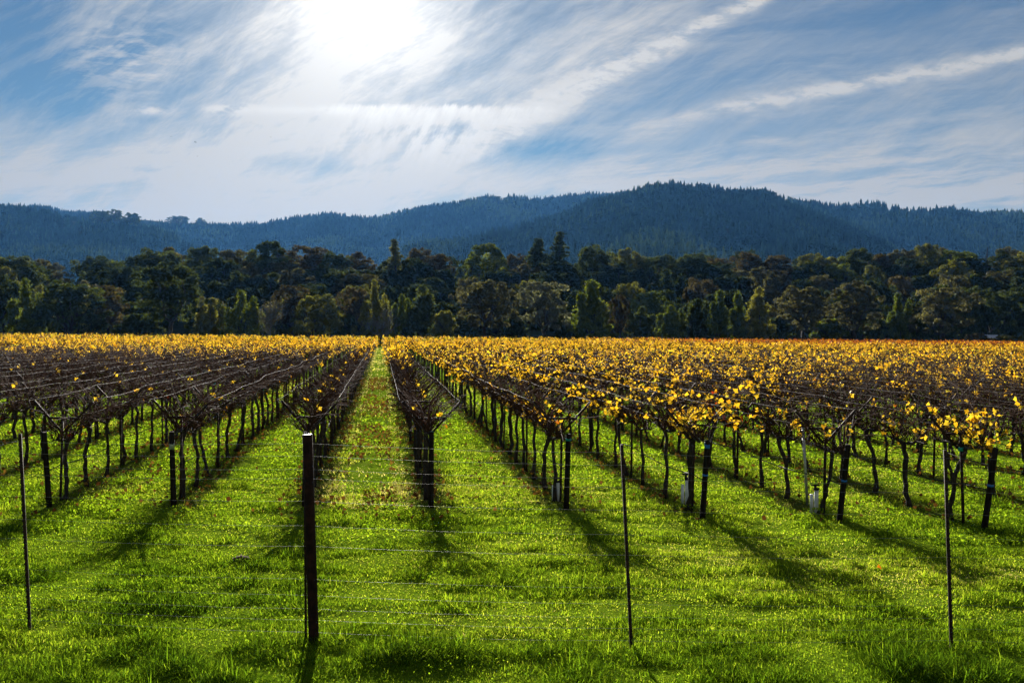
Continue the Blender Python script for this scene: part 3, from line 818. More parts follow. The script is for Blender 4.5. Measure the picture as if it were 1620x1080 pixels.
for x, y, hw, lab in ((160, 330, 12, 'left oak of the far skyline row beside the bare saddle'), (182, 328, 10, 'second oak of the far skyline row beside the bare saddle'), (208, 333, 12, 'third oak of the far skyline row beside the bare saddle'),
                      (283, 338, 13, 'wide oak alone on the bare saddle of the far skyline'), (317, 341, 7, 'small oak right of the wide oak on the bare saddle')):
    Yq = 2080 if x < 215 else 2850
    zz = float(hills_h(np.array([(x - CX) / F]), np.array([float(Yq)]))[0])
    place_tree('oak', 'dark', x, y + 4, hw * 1.5, Yq, lab, 'oaks on the bare saddle', zbase=zz - 1)


def build_shed():
    X, Y, Z = px_at(1560, 521, 205)
    o = empty('shed', (X, Y, 0), 'low shed with a pale metal roof behind the russet bush', 'shed', rz=0.25)
    g = Geo(); g.box((0, 0, 1.1), (5.0, 3.2, 2.3)); link('wall', g.mesh('shed_wall', [WALLM]), o)
    g = Geo()
    for s in (-1, 1):
        rot = Matrix.Rotation(s * -0.32, 3, 'X'); g.box((0, s * 0.95, 2.62), (5.5, 2.15, 0.09), rot)
    for q in range(10):
        for s in (-1, 1): g.box((-2.6 + q * .58, s * 0.95, 2.69), (0.05, 2.1, 0.06), Matrix.Rotation(s * -0.32, 3, 'X'))
    link('roof', g.mesh('shed_roof', [ROOFM]), o)
    g = Geo(); g.box((-0.8, -1.64, 0.95), (1.0, 0.08, 1.9)); link('door', g.mesh('shed_door', [POSTM]), o)
build_shed()


def build_birds():
    for x, y, Y, s, lab in ((269, 217, 120, .9, 'upper left of the small dark birds in the sky'), (308, 226, 110, 1.1, 'middle of the small dark birds under the pale wisp'), (427, 218, 140, .8, 'rightmost faint bird left of the sun glow'), (311, 248, 150, .8, 'lowest faint bird above the left hills')):
        g = Geo()
        g.tube([(0, -.22, 0), (0, -.14, .02), (0, 0, .03), (0, .15, .03), (0, .22, .035), (0, .27, .02)], [.015, .045, .065, .05, .035, .008], 8)
        g.add([(0, -.18, .02), (-.06, -.36, .02), (.06, -.36, .02), (0, -.18, .035), (-.05, -.35, .03), (.05, -.35, .03)], [[0, 1, 2], [3, 5, 4], [0, 4, 1], [0, 3, 4], [0, 2, 5], [0, 5, 3], [1, 4, 5], [1, 5, 2]])
        for sd in (-1, 1):
            tops = [(sd * .04, .10, .05), (sd * .22, .14, .13), (sd * .50, .02, .10), (sd * .24, -.06, .11), (sd * .04, -.08, .05)]
            low = [(a, b, c - .012) for a, b, c in tops]
            f = [[0, 1, 3], [0, 3, 4], [1, 2, 3]]
            f = [t[::sd] for t in f]; bk = [[q + 5 for q in t[::-1]] for t in f]
            side = [[q, (q + 1) % 5, (q + 1) % 5 + 5, q + 5] for q in range(5)]
            g.add(tops + low, f + bk, side)
        o = link('bird', g.mesh('bird', [BIRDM], True), loc=px_at(x, y, Y)); o.scale = (s * .45,) * 3; o.rotation_euler = (0, .15, 1.2 + x)
        tag(o, lab, 'bird', 'birds in the sky')
build_birds()

# ------------------------------------------------------------------ grape vines
LEAF2 = np.array([(0, -.28), (.36, -.55), (.50, -.14), (.88, .06), (.46, .32), (0, .98), (-.46, .32), (-.88, .06), (-.50, -.14), (-.36, -.55)])


def vine_leaves(g, r, P, size, detail, tone):
    """Lobed, slightly folded leaves hanging at points P."""
    n = len(P)
    if not n: return
    nn = r.normal(0, 0.75, (n, 3)); nn[:, 2] += 0.35; nn /= np.linalg.norm(nn, axis=1, keepdims=True)
    a = np.cross(nn, r.normal(size=(n, 3))); a /= np.linalg.norm(a, axis=1, keepdims=True); b = np.cross(nn, a)
    s = (size * r.uniform(0.6, 1.2, n))[:, None]
    if detail:
        cup = r.uniform(-.25, .5, (n, 1))
        V = [P]
        for x, y in LEAF2: V.append(P + (a * x + b * y) * s + nn * s * (cup * (abs(x) * .8 + .2 * y) + r.normal(0, .10, (n, 1))))
        V = np.stack(V, 1).reshape(-1, 3); i = np.arange(n)[:, None, None] * 11
        k = np.arange(10); T = np.stack([np.zeros(10, int), k + 1, (k + 1) % 10 + 1], -1)[None] + i
        g.add(V, T.reshape(-1, 3), None, 0, tt=np.repeat(tone, 10))
    else:
        V = np.stack([P - b * s * .55, P + a * s * .8 + nn * s * .2, P + b * s * .95, P - a * s * .8 + nn * s * .2], 1).reshape(-1, 3)
        g.add(V, None, np.arange(n)[:, None] * 4 + np.arange(4), 0, tq=tone)


def vine_parts(seed, lod):
    """Trunk with cordon arms, shoots, and the points where leaves hang (y = along the row)."""
    r = np.random.default_rng(seed)
    tk, cn = Geo(), Geo()
    sd = (7, 4, 3)[lod]; sg = (9, 4, 3)[lod]
    z = np.linspace(-.05, 1.10, sg + 1)
    lean = r.normal(0, .05, 2)
    P = np.stack([np.cumsum(r.normal(0, .022, sg + 1)) + lean[0] * z, np.cumsum(r.normal(0, .028, sg + 1)) + lean[1] * z, z], -1)
    P[0, :2] = 0
    rad = np.linspace(.040, .030, sg + 1) * r.uniform(.8, 1.3, sg + 1) * r.uniform(.8, 1.2); rad[0] *= 1.35; rad[-1] *= 1.35
    tk.tube(P, rad, sd)
    head = P[-1]; spurs = []
    for s in (-1, 1):
        m = (8, 4, 2)[lod]
        yy = np.linspace(0, .70 * s, m + 1)
        A = np.stack([head[0] * np.linspace(1, .1, m + 1) + r.normal(0, .014, m + 1), head[1] + yy, 1.10 + .07 * np.sin(np.linspace(0, 1.6, m + 1)) + r.normal(0, .012, m + 1)], -1); A[0] = head
        tk.tube(A, np.linspace(.028, .015, m + 1) * r.uniform(.8, 1.3, m + 1), max(3, sd - 1))
        for q in range((8, 8, 6)[lod]):
            f = r.uniform(.05, 1); i = f * m; k = min(int(i), m - 1); spurs.append((A[k] * (1 - i + k) + A[k + 1] * (i - k)))
    pts = []
    for st in spurs:
        for rep in range((3, 3, 2)[lod]):
            side = r.choice((-1, 1)); L = r.uniform(.65, 1.25)
            d = np.array([side * r.uniform(.15, .62), r.normal(0, .45), r.uniform(.55, 1.0)]); d /= np.linalg.norm(d)
            n = (7, 4, 3)[lod]; t = np.linspace(0, 1, n + 1)[:, None]
            droop = np.array([side * .08, r.normal(0, .5), -r.uniform(.10, .50)])
            C = st + d * L * t + droop * L * t ** 2.2 + np.cumsum(r.normal(0, .018, (n + 1, 3)), 0) * (t > 0)
            cn.tube(C, np.linspace(.0085, .0042, n + 1) * (1, 1.2, 1.6)[lod], 3, caps=False)
            pts.append(C[1:])
            if lod == 0:
                for q in range(2):
                    k = r.integers(1, n); d2 = r.normal(size=3); d2[2] -= .1; d2 /= np.linalg.norm(d2)
                    t2 = np.linspace(0, 1, 4)[:, None]; C2 = C[k] + d2 * r.uniform(.15, .4) * t2 + np.array([0, 0, -.08]) * t2 ** 2
                    cn.tube(C2, np.linspace(.0035, .002, 4), 3, caps=False); pts.append(C2[1:])
    return tk, cn, np.vstack(pts)


# leaf amounts: 0 a few last leaves, 1 thin, 2 half, 3 full yellow, 4 full orange and red, 5 yellow green
LEAF_N = {0: (3, 2, 1), 1: (22, 13, 8), 2: (52, 30, 17), 3: (86, 50, 29), 4: (110, 62, 33), 5: (110, 66, 34), 6: (165, 80, 36)}
LEAF_T = {0: (.55, .16), 1: (.60, .13), 2: (.62, .13), 3: (.62, .14), 4: (.22, .13), 5: (.88, .10), 6: (.66, .12)}


def vine_foliage(pts, seed, dens, lod):
    r = np.random.default_rng(seed); g = Geo(); n = LEAF_N[dens][lod]
    if dens in (0, 1, 2):      # the last leaves cling in small clusters
        nc = max(1, n // 7); c = pts[r.integers(0, len(pts), nc)]
        P = c[r.integers(0, nc, n)] + r.normal(0, .07, (n, 3))
    else:
        sub = pts[r.integers(0, len(pts), max(6, n // 4))]
        P = sub[r.integers(0, len(sub), n)] + r.normal(0, .065, (n, 3))
    if dens >= 3: P[:, 2] += r.uniform(-.02, .06, n)
    m, s = LEAF_T[dens]
    vine_leaves(g, r, P, (.058, .070, .105)[lod], lod == 0, np.clip(r.normal(m, s, n), 0, 1))
    return g


NV = 6
VT = {}
for lod in (0, 1, 2):
    for v in range(NV):
        tk, cn, pts = vine_parts(500 + v, lod)
        VT[lod, v] = (tk, cn, {d: vine_foliage(pts, 900 + v * 7 + d, d, lod) for d in LEAF_N})
VM = {v: (VT[0, v][0].mesh('vine_trunk', [BARK], True), VT[0, v][1].mesh('vine_shoots', [CANE], True),
          {d: g.mesh('vine_leaves', [VLEAF]) for d, g in VT[0, v][2].items()}) for v in range(NV)}


def leaf_amount(X, Y, r):
    """How leafy the vine at (X, Y) still is: bare near the camera on the left, yellow far off and on the right."""
    x = CX + X / Y * F
    c = X - SL * Y
    p = 0.02 + .95 * sstep(36, 78, Y)
    right = sstep(1.0, 3.5, c) * (0.36 + .54 * sstep(19, 44, Y)) * (1 - .72 * sstep(1230, 1330, x) * (1 - sstep(24, 34, Y)))
    right2 = .95 * sstep(26, 58, Y) * (c > 0.5)
    p = max(p, float(right), float(right2))
    p = p + (float(vnoise(X * .23, Y * .12, 41)) - .5) * .5 * min(p, 1) + (r.random() - .5) * .35
    red = Y > 105 and x > 900 and r.random() < sstep(105, 150, Y) * sstep(900, 1250, x) * 1.1
    if red: return 4
    if Y > 120 and x < 900 and r.random() < .35: return 5
    return 0 if p < .22 else 1 if p < .45 else 2 if p < .78 else 3


r = np.random.default_rng(4242)
spots = []
for k in ROWS:
    Y = row_y(k) + 0.75; j = 0
    while Y < Y_FAR:
        X = row_pos(k, Y); u = X / Y
        if abs(u) < (0.85 if Y < 40 else 0.68): spots.append((Y, k, j, X + r.normal(0, .03), Y + r.normal(0, .05)))
        Y += VSP; j += 1
spots.sort()
inside = [s for s in spots if abs(s[3] / s[4]) < 0.53]
near = inside[:300]; near_set = set((s[1], s[2]) for s in near)

ORD = ['first', 'second', 'third', 'fourth', 'fifth', 'sixth', 'seventh', 'eighth', 'ninth', 'tenth', 'eleventh', 'twelfth', 'thirteenth', 'fourteenth', 'fifteenth', 'sixteenth']


def row_phrase(k):
    return '%s row %s of the alley' % (ORD[-k - 1], 'left') if k < 0 else '%s row %s of the alley' % (ORD[k], 'right')


LOOK = {0: 'nearly leafless brown', 1: 'sparsely leafed', 2: 'half leafed golden', 3: 'full golden yellow', 4: 'orange and red', 5: 'yellow green leafed', 6: 'bushy bright yellow'}
ct = {}
for Y0, k, j, X, Y in near:
    d = leaf_amount(X, Y, r); v = int(r.integers(0, NV))
    if k == 2 and j == 0: d = 6
    if k == 2 and j == 1: d = 2
    if k == 3 and j == 3: d = 4
    if k == 4 and j == 0: d = 6
    if k == 4 and j in (1, 2): d = 1
    if k == 3 and j < 3: d = 1
    i = ct.get(k, 0); ct[k] = i + 1
    if i < 10:
        if k in C_NEAR: lab = '%s vine, %s from the end in the %s' % (LOOK[d], ORD[i], row_phrase(k))
        else: lab = '%s vine, %s inside the %s edge, %s' % (LOOK[d], ORD[i], 'left' if k < 0 else 'right', row_phrase(k))
        grp = 'grape vines of the near rows'
    else: lab, grp = '%s vine deeper in the %s' % (LOOK[d], row_phrase(k)), 'grape vines deeper in the near rows, ' + row_phrase(k) + ', ' + LOOK[d]
    if k == 4 and j == 0: lab = 'vine with a bright yellow leaf cluster behind the rightmost thin fence post'
    if k == 2 and j == 0: lab = 'bushy yellow vine beside the end post with the blue tape'
    if k == 3 and j == 3: lab = 'red and orange vine behind and right of the bushy yellow one'
    o = empty('grape_vine', (X, Y, float(gh(X, Y))), lab, 'grape vine', grp, ROW_ANG + (math.pi if r.random() < .5 else 0) + r.normal(0, .06))
    s = r.uniform(.92, 1.10); o.scale = (s, r.uniform(.9, 1.1), s * (1.16 if k == 4 and j == 0 else 1))
    link('trunk', VM[v][0], o); link('shoots', VM[v][1], o); link('foliage', VM[v][2][d], o)

# all vines beyond the nearest three hundred: one mass
G = Geo(); grp = {}
for Y0, k, j, X, Y in spots:
    if (k, j) in near_set: continue
    lod = 0 if Y < 24 else 1 if Y < 85 else 2
    grp.setdefault((lod, int(r.integers(0, NV)), leaf_amount(X, Y, r)), []).append((X, Y))
for (lod, v, d), L in grp.items():
    L = np.array(L); n = len(L)
    a = ROW_ANG + np.where(r.random(n) < .5, math.pi, 0) + r.normal(0, .06, n); ca, sa = np.cos(a)[:, None], np.sin(a)[:, None]
    s = r.uniform(.93, 1.09, n)[:, None]; zz = gh(L[:, 0], L[:, 1])[:, None]
    tk, cn, fol = VT[lod, v]
    for g, mi in ((tk, 0), (cn, 1), (fol[d], 2)):
        V, T, Q, mt, mq, tt, tq = g.arrays()
        if lod == 2 and mi == 2: V = V * np.array([1.0, 1.0, 1.0])
        P = np.stack([V[None, :, 0] * ca * s - V[None, :, 1] * sa + L[:, :1], V[None, :, 0] * sa * s + V[None, :, 1] * ca + L[:, 1:], V[None, :, 2] * s + zz], -1)
        o = (np.arange(n) * len(V))[:, None, None]
        tn = np.clip(np.tile(tt, n) + np.repeat(r.normal(0, .05, n), len(tt)), 0, 1); qn = np.clip(np.tile(tq, n) + np.repeat(r.normal(0, .05, n), len(tq)), 0, 1)
        G.add(P.reshape(-1, 3), (T[None] + o).reshape(-1, 3), (Q[None] + o).reshape(-1, 4), mi, tn, qn)
o = link('distant_vines', G.mesh('distant_vines', [BARK, CANE, VLEAF]))
tag(o, 'mass of yellow and orange grape vines filling the field back to the trees', 'vines', kind='stuff')
del G, grp

# ------------------------------------------------------------------ trellis rows
def lm(build, name, mats, smooth=False):
    g = Geo(); build(g); return g.mesh(name, mats, smooth)


LINE_POST = lm(lambda g: (g.tube([(0, 0, -.1), (0, 0, .6), (0, 0, 1.42)], .019, 6), g.box((0.012, 0.0, .7), (.012, .05, 1.35))), 'line_post', [RUSTD])
CROSS = Geo()
for s in (-1, 1):
    CROSS.box((s * .27, .035, 1.47), (.72, .024, .036), Matrix.Rotation(-s * math.atan2(.60, .54), 3, 'Y'))
CROSS.box((0, .06, 1.44), (.56, .02, .035))
CROSS = CROSS.mesh('cross_arm', [RUSTD])
LEAN = {}


def trellis(k):
    Y0 = row_y(k); c = row_c(k)
    # where the row enters the picture
    lo = max(Y0, (-c / .40 if c < 0 else c / .67) - 1.5)
    if lo > 62: return
    whole = lo <= Y0 + .01
    Y1 = 76.0
    o = empty('trellis_row', (row_pos(k, lo), lo, 0), None, 'trellis', 'wire trellis rows of the vineyard', ROW_ANG)
    if k == -1: lab = 'trellis row bordering the grass alley on its left, behind the thick rusty fence post'
    elif k == 0: lab = 'trellis row bordering the grass alley on its right, open V arms at its end'
    elif k == 2: lab = 'trellis row with blue tape on its end post, third row right of the grass alley'
    elif whole: lab = 'vine trellis, %s, with a dark leaning end post' % row_phrase(k)
    else: lab = 'vine trellis running in from the %s edge, %s' % ('left' if k < 0 else 'right', ('number %d row left of the grass alley' % -k) if k < 0 else ('number %d row right of the grass alley' % (k + 1)))
    o['label'] = lab
    ca = math.cos(ROW_ANG); L1 = (Y1 - lo) / ca
    gz = lambda y: float(gh(row_pos(k, lo + y * ca), lo + y * ca))
    if whole:
        lean = {0: .02, -1: .06}.get(k, .27 + .05 * math.sin(k * 3.1))
        g = Geo(); t = np.linspace(0, 1, 6)
        g.tube(np.stack([.02 * math.sin(k * 5) * t, -lean * t, -.15 + 1.42 * t], -1), np.linspace(.050, .043, 6), 9)
        ep = link('end_post', g.mesh('end_post', [POSTM], True), o, (0, 0, gz(0)))
        def band(z, h, m, nm):
            f = (z + .15) / 1.42; g = Geo(); g.tube([(.02 * math.sin(k * 5) * f, -lean * f, z - h / 2), (.02 * math.sin(k * 5) * f, -lean * f, z + h / 2)], (.046 if z > 1 else .0485), 9); link(nm, g.mesh(nm, [m], True), ep)
        if k == 2: band(1.19, .10, BLUE, 'blue_tape'); band(.70, .035, BLUE, 'blue_tape')
        if k in (3, 4): band(.68, .04, BLUE, 'blue_tape')
        if k == 1: band(1.18, .05, TEAL, 'teal_tie')
        if k == -2: band(1.05, .16, STEEL, 'metal_plate')
    n = 0
    y = .55 if whole else 1.0
    posts = []
    while y < L1:
        posts.append(y)
        p = link('line_post', LINE_POST, o, (0, y, gz(y))); p.rotation_euler = (random.gauss(0, .02), random.gauss(0, .02), random.gauss(0, .08))
        link('cross_arm', CROSS, p)
        if random.random() < .30 and y < 22:
            g = Geo(); g.tube([(0, 0, 1.16), (0, 0, 1.22)], .045, 7); link('teal_tie', g.mesh('teal_tie', [TEAL]), p)
        y += VSP * 3 / ca * (1.0)
    def wire(nm, x, z, mat, rad, sag, end):
        P, last = [], None
        if whole: P.append((0.05 * np.sign(x), end[0], end[1] + gz(0)))
        for i, yp in enumerate(posts):
            P.append((x, yp, z + gz(yp)))
            if i + 1 < len(posts):
                for f in (.25, .5, .75): P.append((x + random.gauss(0, .004), yp + (posts[i + 1] - yp) * f, z + gz(yp) - sag * 4 * f * (1 - f) + random.gauss(0, .003)))
        if not whole: P.insert(0, (x, 0, z + gz(0)))
        g = Geo(); g.tube(P, rad, 4, caps=False); link(nm, g.mesh(nm, [mat], True), o)
    if len(posts) < 2: return
    wire('cordon_wire', .025, 1.14, WIRE, .0015, .01, (-.14, 1.05))
    for s in (-1, 1):
        wire('foliage_wire', s * .53, 1.76, WIRE, .0020, .022, (-.20, 1.22))
        wire('foliage_wire', s * .30, 1.49, WIRE, .0017, .02, (-.18, 1.16))
    wire('drip_hose', .0, .62, HOSE, .009, .07, (-.08, .60))
for k in ROWS: trellis(k)


def build_small_things():
    # irrigation risers, white stub pipes beside row ends
    for x, y, h, lab in ((1089, 795, .46, 'white irrigation riser left of the end post with blue tape'), (884, 792, .34, 'small white irrigation riser at the foot of the second row right of the alley'),
                         (1294, 806, .40, 'dark and white irrigation riser right of the pale steel stake')):
        X, Y = px_ground(x, y); z = float(gh(X, Y))
        o = empty('irrigation_riser', (X, Y, z), lab, 'irrigation pipe', 'irrigation risers at the row ends')
        g = Geo(); g.tube([(0, 0, -.05), (0, 0, h * .9)], .035, 10); g.tube([(-.075, .02, -.05), (-.075, .02, h * .72)], .028, 10); link('pipe', g.mesh('riser_pipe', [PVC], True), o)
        g = Geo(); g.tube([(0, 0, h * .9), (0, 0, h)], .045, 10); g.tube([(-.09, 0, h * 1.12), (.05, 0, h * 1.12)], .016, 8); g.tube([(-.02, 0, h), (-.02, 0, h * 1.12)], .02, 8); link('valve', g.mesh('riser_valve', [HOSE], True), o)
    X, Y = px_ground(1280, 793); z = float(gh(X, Y))
    g = Geo(); L = 1.40
    g.box((0, 0, L / 2 - .05), (.042, .006, L)); g.box((.018, .014, L / 2 - .05), (.006, .03, L)); g.box((-.018, .014, L / 2 - .05), (.006, .03, L))
    o = link('steel_stake', g.mesh('steel_stake', [STEEL]), loc=(X, Y, z)); o.rotation_euler = (.03, -.075, 0)
    tag(o, 'pale steel stake standing in the fourth row right of the alley', 'stake')
    # earth mound dug by a gopher
    X, Y = px_ground(383, 886); rr = np.random.default_rng(3); g = Geo(); n, m = 14, 5; V = [(0, 0, .045)]
    for i in range(1, m + 1):
        f = i / m
        for q in range(n):
            a = q / n * 6.28; w = .13 * f * rr.uniform(.85, 1.15); V.append((math.cos(a) * w, math.sin(a) * w * .8, .045 * (1 - f ** 1.6) + rr.normal(0, .008) - .02 * (i == m)))
    T = [[0, q + 1, (q + 1) % n + 1] for q in range(n)]; Q = [[1 + (i - 1) * n + q, 1 + i * n + q, 1 + i * n + (q + 1) % n, 1 + (i - 1) * n + (q + 1) % n] for i in range(1, m) for q in range(n)]
    g.add(V, T, Q); o = link('soil_mound', g.mesh('soil_mound', [SOIL], True), loc=(X, Y, float(gh(X, Y)) + .015)); tag(o, 'small brown mound of dug soil in the grass left of the thick post', 'mound')
    # one pale fallen leaf in the open grass
    X, Y = px_ground(1396, 913); g = Geo(); vine_leaves(g, np.random.default_rng(8), np.array([[0, 0, .0]]), .055, True, np.array([.22]))
    o = link('fallen_leaf', g.mesh('fallen_leaf', [VLEAF]), loc=(X, Y, float(gh(X, Y)) + .10)); tag(o, 'single reddish leaf lying on the open grass at the right', 'leaf')
build_small_things()

# ------------------------------------------------------------------ wire fence in front
def build_fence():
    marks = [(-470, 975, -456, 688), (48, 990, 32, 686), (499, 1016, 487, 688), (1003, 1026, 985, 703), (1511, 1028, 1497, 712), (2030, 1032, 2016, 716)]
    o = empty('wire_fence', (0, 9.6, 0), 'field fence of thin rusty posts and fine wires running across the near grass', 'fence')
    base, top = [], []
    for i, (x, y, xt, yt) in enumerate(marks):
        X, Y = px_ground(x, y); Xt, _, Zt = px_at(xt, yt, Y); z = float(gh(X, Y))
        base.append((X, Y, z)); top.append((Xt, Y, Zt))
        P = np.array([[X, Y, z - .2], [X, Y, z], [(X + Xt) / 2, Y, (z + Zt) / 2], [Xt, Y, Zt]]) - np.array([0, 9.6, 0])
        g = Geo()
        if i == 2:
            g.tube(P, .049, 14); ob = link('thick_post', g.mesh('thick_post', [RUST], True), o); ob['label'] = 'thick round rusty post'
            g = Geo(); up = (P[3] - P[2]); up /= np.linalg.norm(up); g.tube([P[3] + up * .002, P[3] + up * .006], .046, 14); link('cap', g.mesh('post_cap', [FWIRE], True), ob)
            # brace stake standing close behind it
            g = Geo(); Q = np.array([(X - .085, Y + .05, z - .1), (X - .10, Y + .05, 1.0), (X - .105, Y + .05, 1.93)]) - np.array([0, 9.6, 0])
            g.tube(Q, .013, 6)
            for f in np.linspace(.05, .95, 22): q = Q[0] + (Q[2] - Q[0]) * f; g.box(q + np.array([0, -.014, 0]), (.02, .012, .02))
            link('stake', g.mesh('fence_stake', [RUSTD], True), o)
        else:
            g.tube(P, .0165, 6)
            up = P[3] - P[1]; g.box((P[1] + P[3]) / 2 + np.array([.0, .014, 0]), (.008, .03, float(np.linalg.norm(up))), Matrix.Rotation(math.atan2(up[0], up[2]), 3, 'Y'))
            for f in np.linspace(.05, .97, 34): q = P[1] + up * f; g.box(q + np.array([0, -.02, 0]), (.024, .012, .016))
            link('thin_post', g.mesh('thin_post', [RUSTD]), o)
    for h, rad in ((.08, .0009), (.20, .0009), (.31, .0009), (.44, .0009), (.60, .0008), (.92, .0012), (1.12, .0010), (1.36, .0010), (1.58, .0010), (1.67, .0009), (1.80, .0011), (1.92, .0012)):
        P = []
        for i in range(len(base)):
            b, t = np.array(base[i]), np.array(top[i]); f = h / 2.0
            p = b + (t - b) * min(.985, f); P.append(p)
            if i + 1 < len(base):
                b2, t2 = np.array(base[i + 1]), np.array(top[i + 1]); p2 = b2 + (t2 - b2) * min(.985, f)
                for q in np.linspace(0, 1, 9)[1:-1]: P.append(p + (p2 - p) * q + np.array([0, 0, -.018 * 4 * q * (1 - q) + random.gauss(0, .002)]))
        P = np.array(P) - np.array([0, 9.6 + .018, 0])
        g = Geo(); g.tube(P, rad, 4, caps=False); link('wire', g.mesh('fence_wire', [FWIRE], True), o)
build_fence()

# ------------------------------------------------------------------ grass
def blades(r, X, Y, h, w, lean, tone):
    n = len(X); Z = gh(X, Y) - .035
    a = r.uniform(0, 6.283, n); dx, dy = np.cos(a), np.sin(a)
    b = a + 1.571 + r.normal(0, .5, n); lx, ly = np.cos(b) * lean * h, np.sin(b) * lean * h
    P = np.stack([X, Y, Z], -1); side = np.stack([dx, dy, np.zeros(n)], -1) * (w / 2)[:, None]
    mid = P + np.stack([lx * .35, ly * .35, h * .58], -1); tip = P + np.stack([lx, ly, h * np.clip(1.05 - lean * .45, .3, 1)], -1)
    V = np.stack([P - side, P + side, mid - side * .75, mid + side * .75, tip], 1).reshape(-1, 3)
    i = np.arange(n)[:, None] * 5
    return V, i + np.array([2, 3, 4]), i + np.array([0, 1, 3, 2]), tone


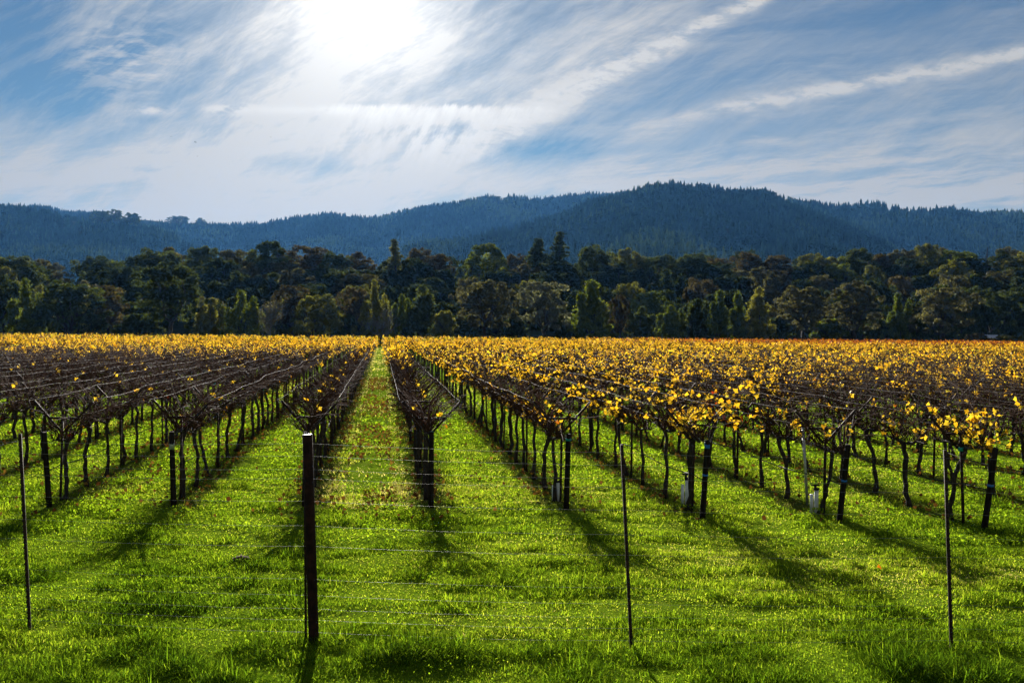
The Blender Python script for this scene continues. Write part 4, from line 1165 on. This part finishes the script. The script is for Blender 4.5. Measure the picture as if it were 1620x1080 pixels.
def build_grass():
    r = np.random.default_rng(99); VV, TT, QQ, to, off = [], [], [], [], 0
    def scatter(y0, y1, dens, hm, wm, umax=.60, only_alley=False):
        nonlocal off
        A = umax * (y1 * y1 - y0 * y0); n = int(A * dens)
        Y = np.sqrt(r.uniform(y0 * y0, y1 * y1, n)); X = r.uniform(-umax, umax, n) * Y
        dist, kk, fr = alley_coord(X, Y)
        invine = Y > row_y(0) - .8
        tuft = np.clip((fbm(X * 1.7, Y * 2.6, 61, 3) - .5) * 2.0 + .5, 0, 1); big = fbm(X * .32, Y * .32, 67, 3)
        keep = r.random(n) < np.clip(.55 + .6 * (tuft - .25), .3, 1)
        strip = invine & (dist < .34); keep &= ~(strip & (r.random(n) < .68))
        center = invine & (kk == -1) & (abs(fr - .5) < .2); keep &= ~(center & (r.random(n) < .82 * (fbm(X * 1.1, Y * .5, 81, 2) > .42)))
        if only_alley: keep &= np.isin(kk, (-2, -1, 0))
        X, Y, tuft, big, strip, kk, center = (q[keep] for q in (X, Y, tuft, big, strip, kk, center)); n = len(X)
        near = sstep(9.9, 9.0, Y - .35 * (fbm(X * .8, Y * 0 + 3, 91, 2) - .5) * 2)
        h = hm * (.20 + .74 * tuft ** 2.2) * r.uniform(.6, 1.35, n) * np.where(strip, .85, 1) * (1 + .75 * near * (.3 + tuft))
        w = wm * r.uniform(.7, 1.3, n)
        lean = np.abs(r.normal(1.15, .5, n))
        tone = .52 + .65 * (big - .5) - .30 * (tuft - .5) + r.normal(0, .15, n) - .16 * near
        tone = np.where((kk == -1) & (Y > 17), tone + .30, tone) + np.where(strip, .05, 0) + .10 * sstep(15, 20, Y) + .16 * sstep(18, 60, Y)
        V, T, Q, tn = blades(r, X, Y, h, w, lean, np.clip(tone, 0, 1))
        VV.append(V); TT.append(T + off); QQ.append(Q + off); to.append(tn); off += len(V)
    scatter(5.0, 10.2, 3600, .14, .0075, umax=1.1)
    scatter(10.2, 14.0, 2500, .13, .0095, umax=.95)
    scatter(14.0, 20.0, 1250, .125, .012, umax=.82)
    scatter(20.0, 32.0, 380, .12, .017, umax=.74)
    scatter(32.0, 60.0, 90, .13, .026, umax=.66)
    scatter(60.0, 186.0, 26, .15, .055, umax=.24, only_alley=True)
    tn = np.concatenate(to)
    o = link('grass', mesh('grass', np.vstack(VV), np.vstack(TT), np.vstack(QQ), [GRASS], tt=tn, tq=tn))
    tag(o, 'bright green grass covering the vineyard floor and the near verge', 'grass', kind='stuff')
    # broad-leaved clover in the alleys: small flat leaves in lumps
    VV, QQ, to, off = [], [], [], 0
    for y0, y1, dens, s in ((8.2, 14, 260, .011), (14, 24, 420, .019), (24, 45, 90, .036)):
        n = int(.6 * (y1 * y1 - y0 * y0) * dens); Y = np.sqrt(r.uniform(y0 * y0, y1 * y1, n)); X = r.uniform(-.6, .6, n) * Y
        dist, kk, fr = alley_coord(X, Y)
        lump = fbm(X * 1.9, Y * 1.9, 23, 3); k = (lump > np.where((Y > 17) & (kk != -1) & (dist > .45), .46, np.where((Y > 17) & (dist < .4), .9, .60)))
        X, Y, lump = X[k], Y[k], lump[k]; n = len(X)
        P = np.stack([X, Y, gh(X, Y) + .03 + (lump - .45) * .30 * r.uniform(.3, 1, n)], -1)
        nn = r.normal(0, .5, (n, 3)); nn[:, 2] += 1; nn /= np.linalg.norm(nn, axis=1, keepdims=True)
        a = np.cross(nn, r.normal(size=(n, 3))); a /= np.linalg.norm(a, axis=1, keepdims=True); b = np.cross(nn, a); ss = s * r.uniform(.6, 1.3, (n, 1))
        VV.append(np.stack([P - a * ss, P + b * ss * .8, P + a * ss, P - b * ss * .8], 1).reshape(-1, 3)); QQ.append(np.arange(n)[:, None] * 4 + np.arange(4) + off); off += 4 * n
        to.append(np.clip(.33 + r.normal(0, .10, n) + (lump - .5) * .5, 0, np.where(Y < 14, .46, .60)))
    o = link('clover', mesh('clover', np.vstack(VV), None, np.vstack(QQ), [GRASS], tq=np.concatenate(to)))
    tag(o, 'low lumpy clover growing between the vine rows', 'clover', kind='stuff')
    # fallen vine leaves under the rows and in the middle of the alleys
    g = Geo(); n = 85000; Y = np.sqrt(r.uniform(15.5 ** 2, 62 ** 2, n)); X = r.uniform(-.58, .58, n) * Y; dist, kk, fr = alley_coord(X, Y)
    p = np.where(dist < .45, .50, .05) * (.3 + fbm(X * .7, Y * .7, 15, 2)) + np.where((kk == -1) & (abs(fr - .5) < .24), 1.3, 0) * (fbm(X * .9, Y * .4, 81, 2) > .40) + np.where((kk == -3) & (abs(fr - .5) < .25), .35, 0)
    p *= np.where(Y < 17.2, .3, 1)
    k = r.random(n) < p; P = np.stack([X[k], Y[k], gh(X[k], Y[k]) + r.uniform(.02, .10, k.sum())], -1)
    vine_leaves(g, r, P, .058, False, np.clip(r.normal(.45, .25, k.sum()), 0, 1))
    o = link('fallen_leaves', g.mesh('fallen_leaves', [LITTER])); tag(o, 'brown fallen vine leaves strewn under the rows and along the alleys', 'fallen leaves', kind='stuff')
build_grass()

# ------------------------------------------------------------------ haze
def build_haze():
    g = Geo(); g.box((0, 1700, 209), (5600, 3700, 424))
    m, nt = mat_new('valley_haze'); v = nt.nodes.new('ShaderNodeVolumePrincipled')
    v.inputs['Color'].default_value = (0.13, 0.42, 1.0, 1); v.inputs['Density'].default_value = 0.000034; v.inputs['Anisotropy'].default_value = 0.30
    o = nt.nodes.new('ShaderNodeOutputMaterial'); nt.links.new(v.outputs[0], o.inputs['Volume'])
    tag(link('haze', g.mesh('haze', [m])), 'thin blue valley haze between the vineyard and the hills', 'haze', kind='stuff')
build_haze()
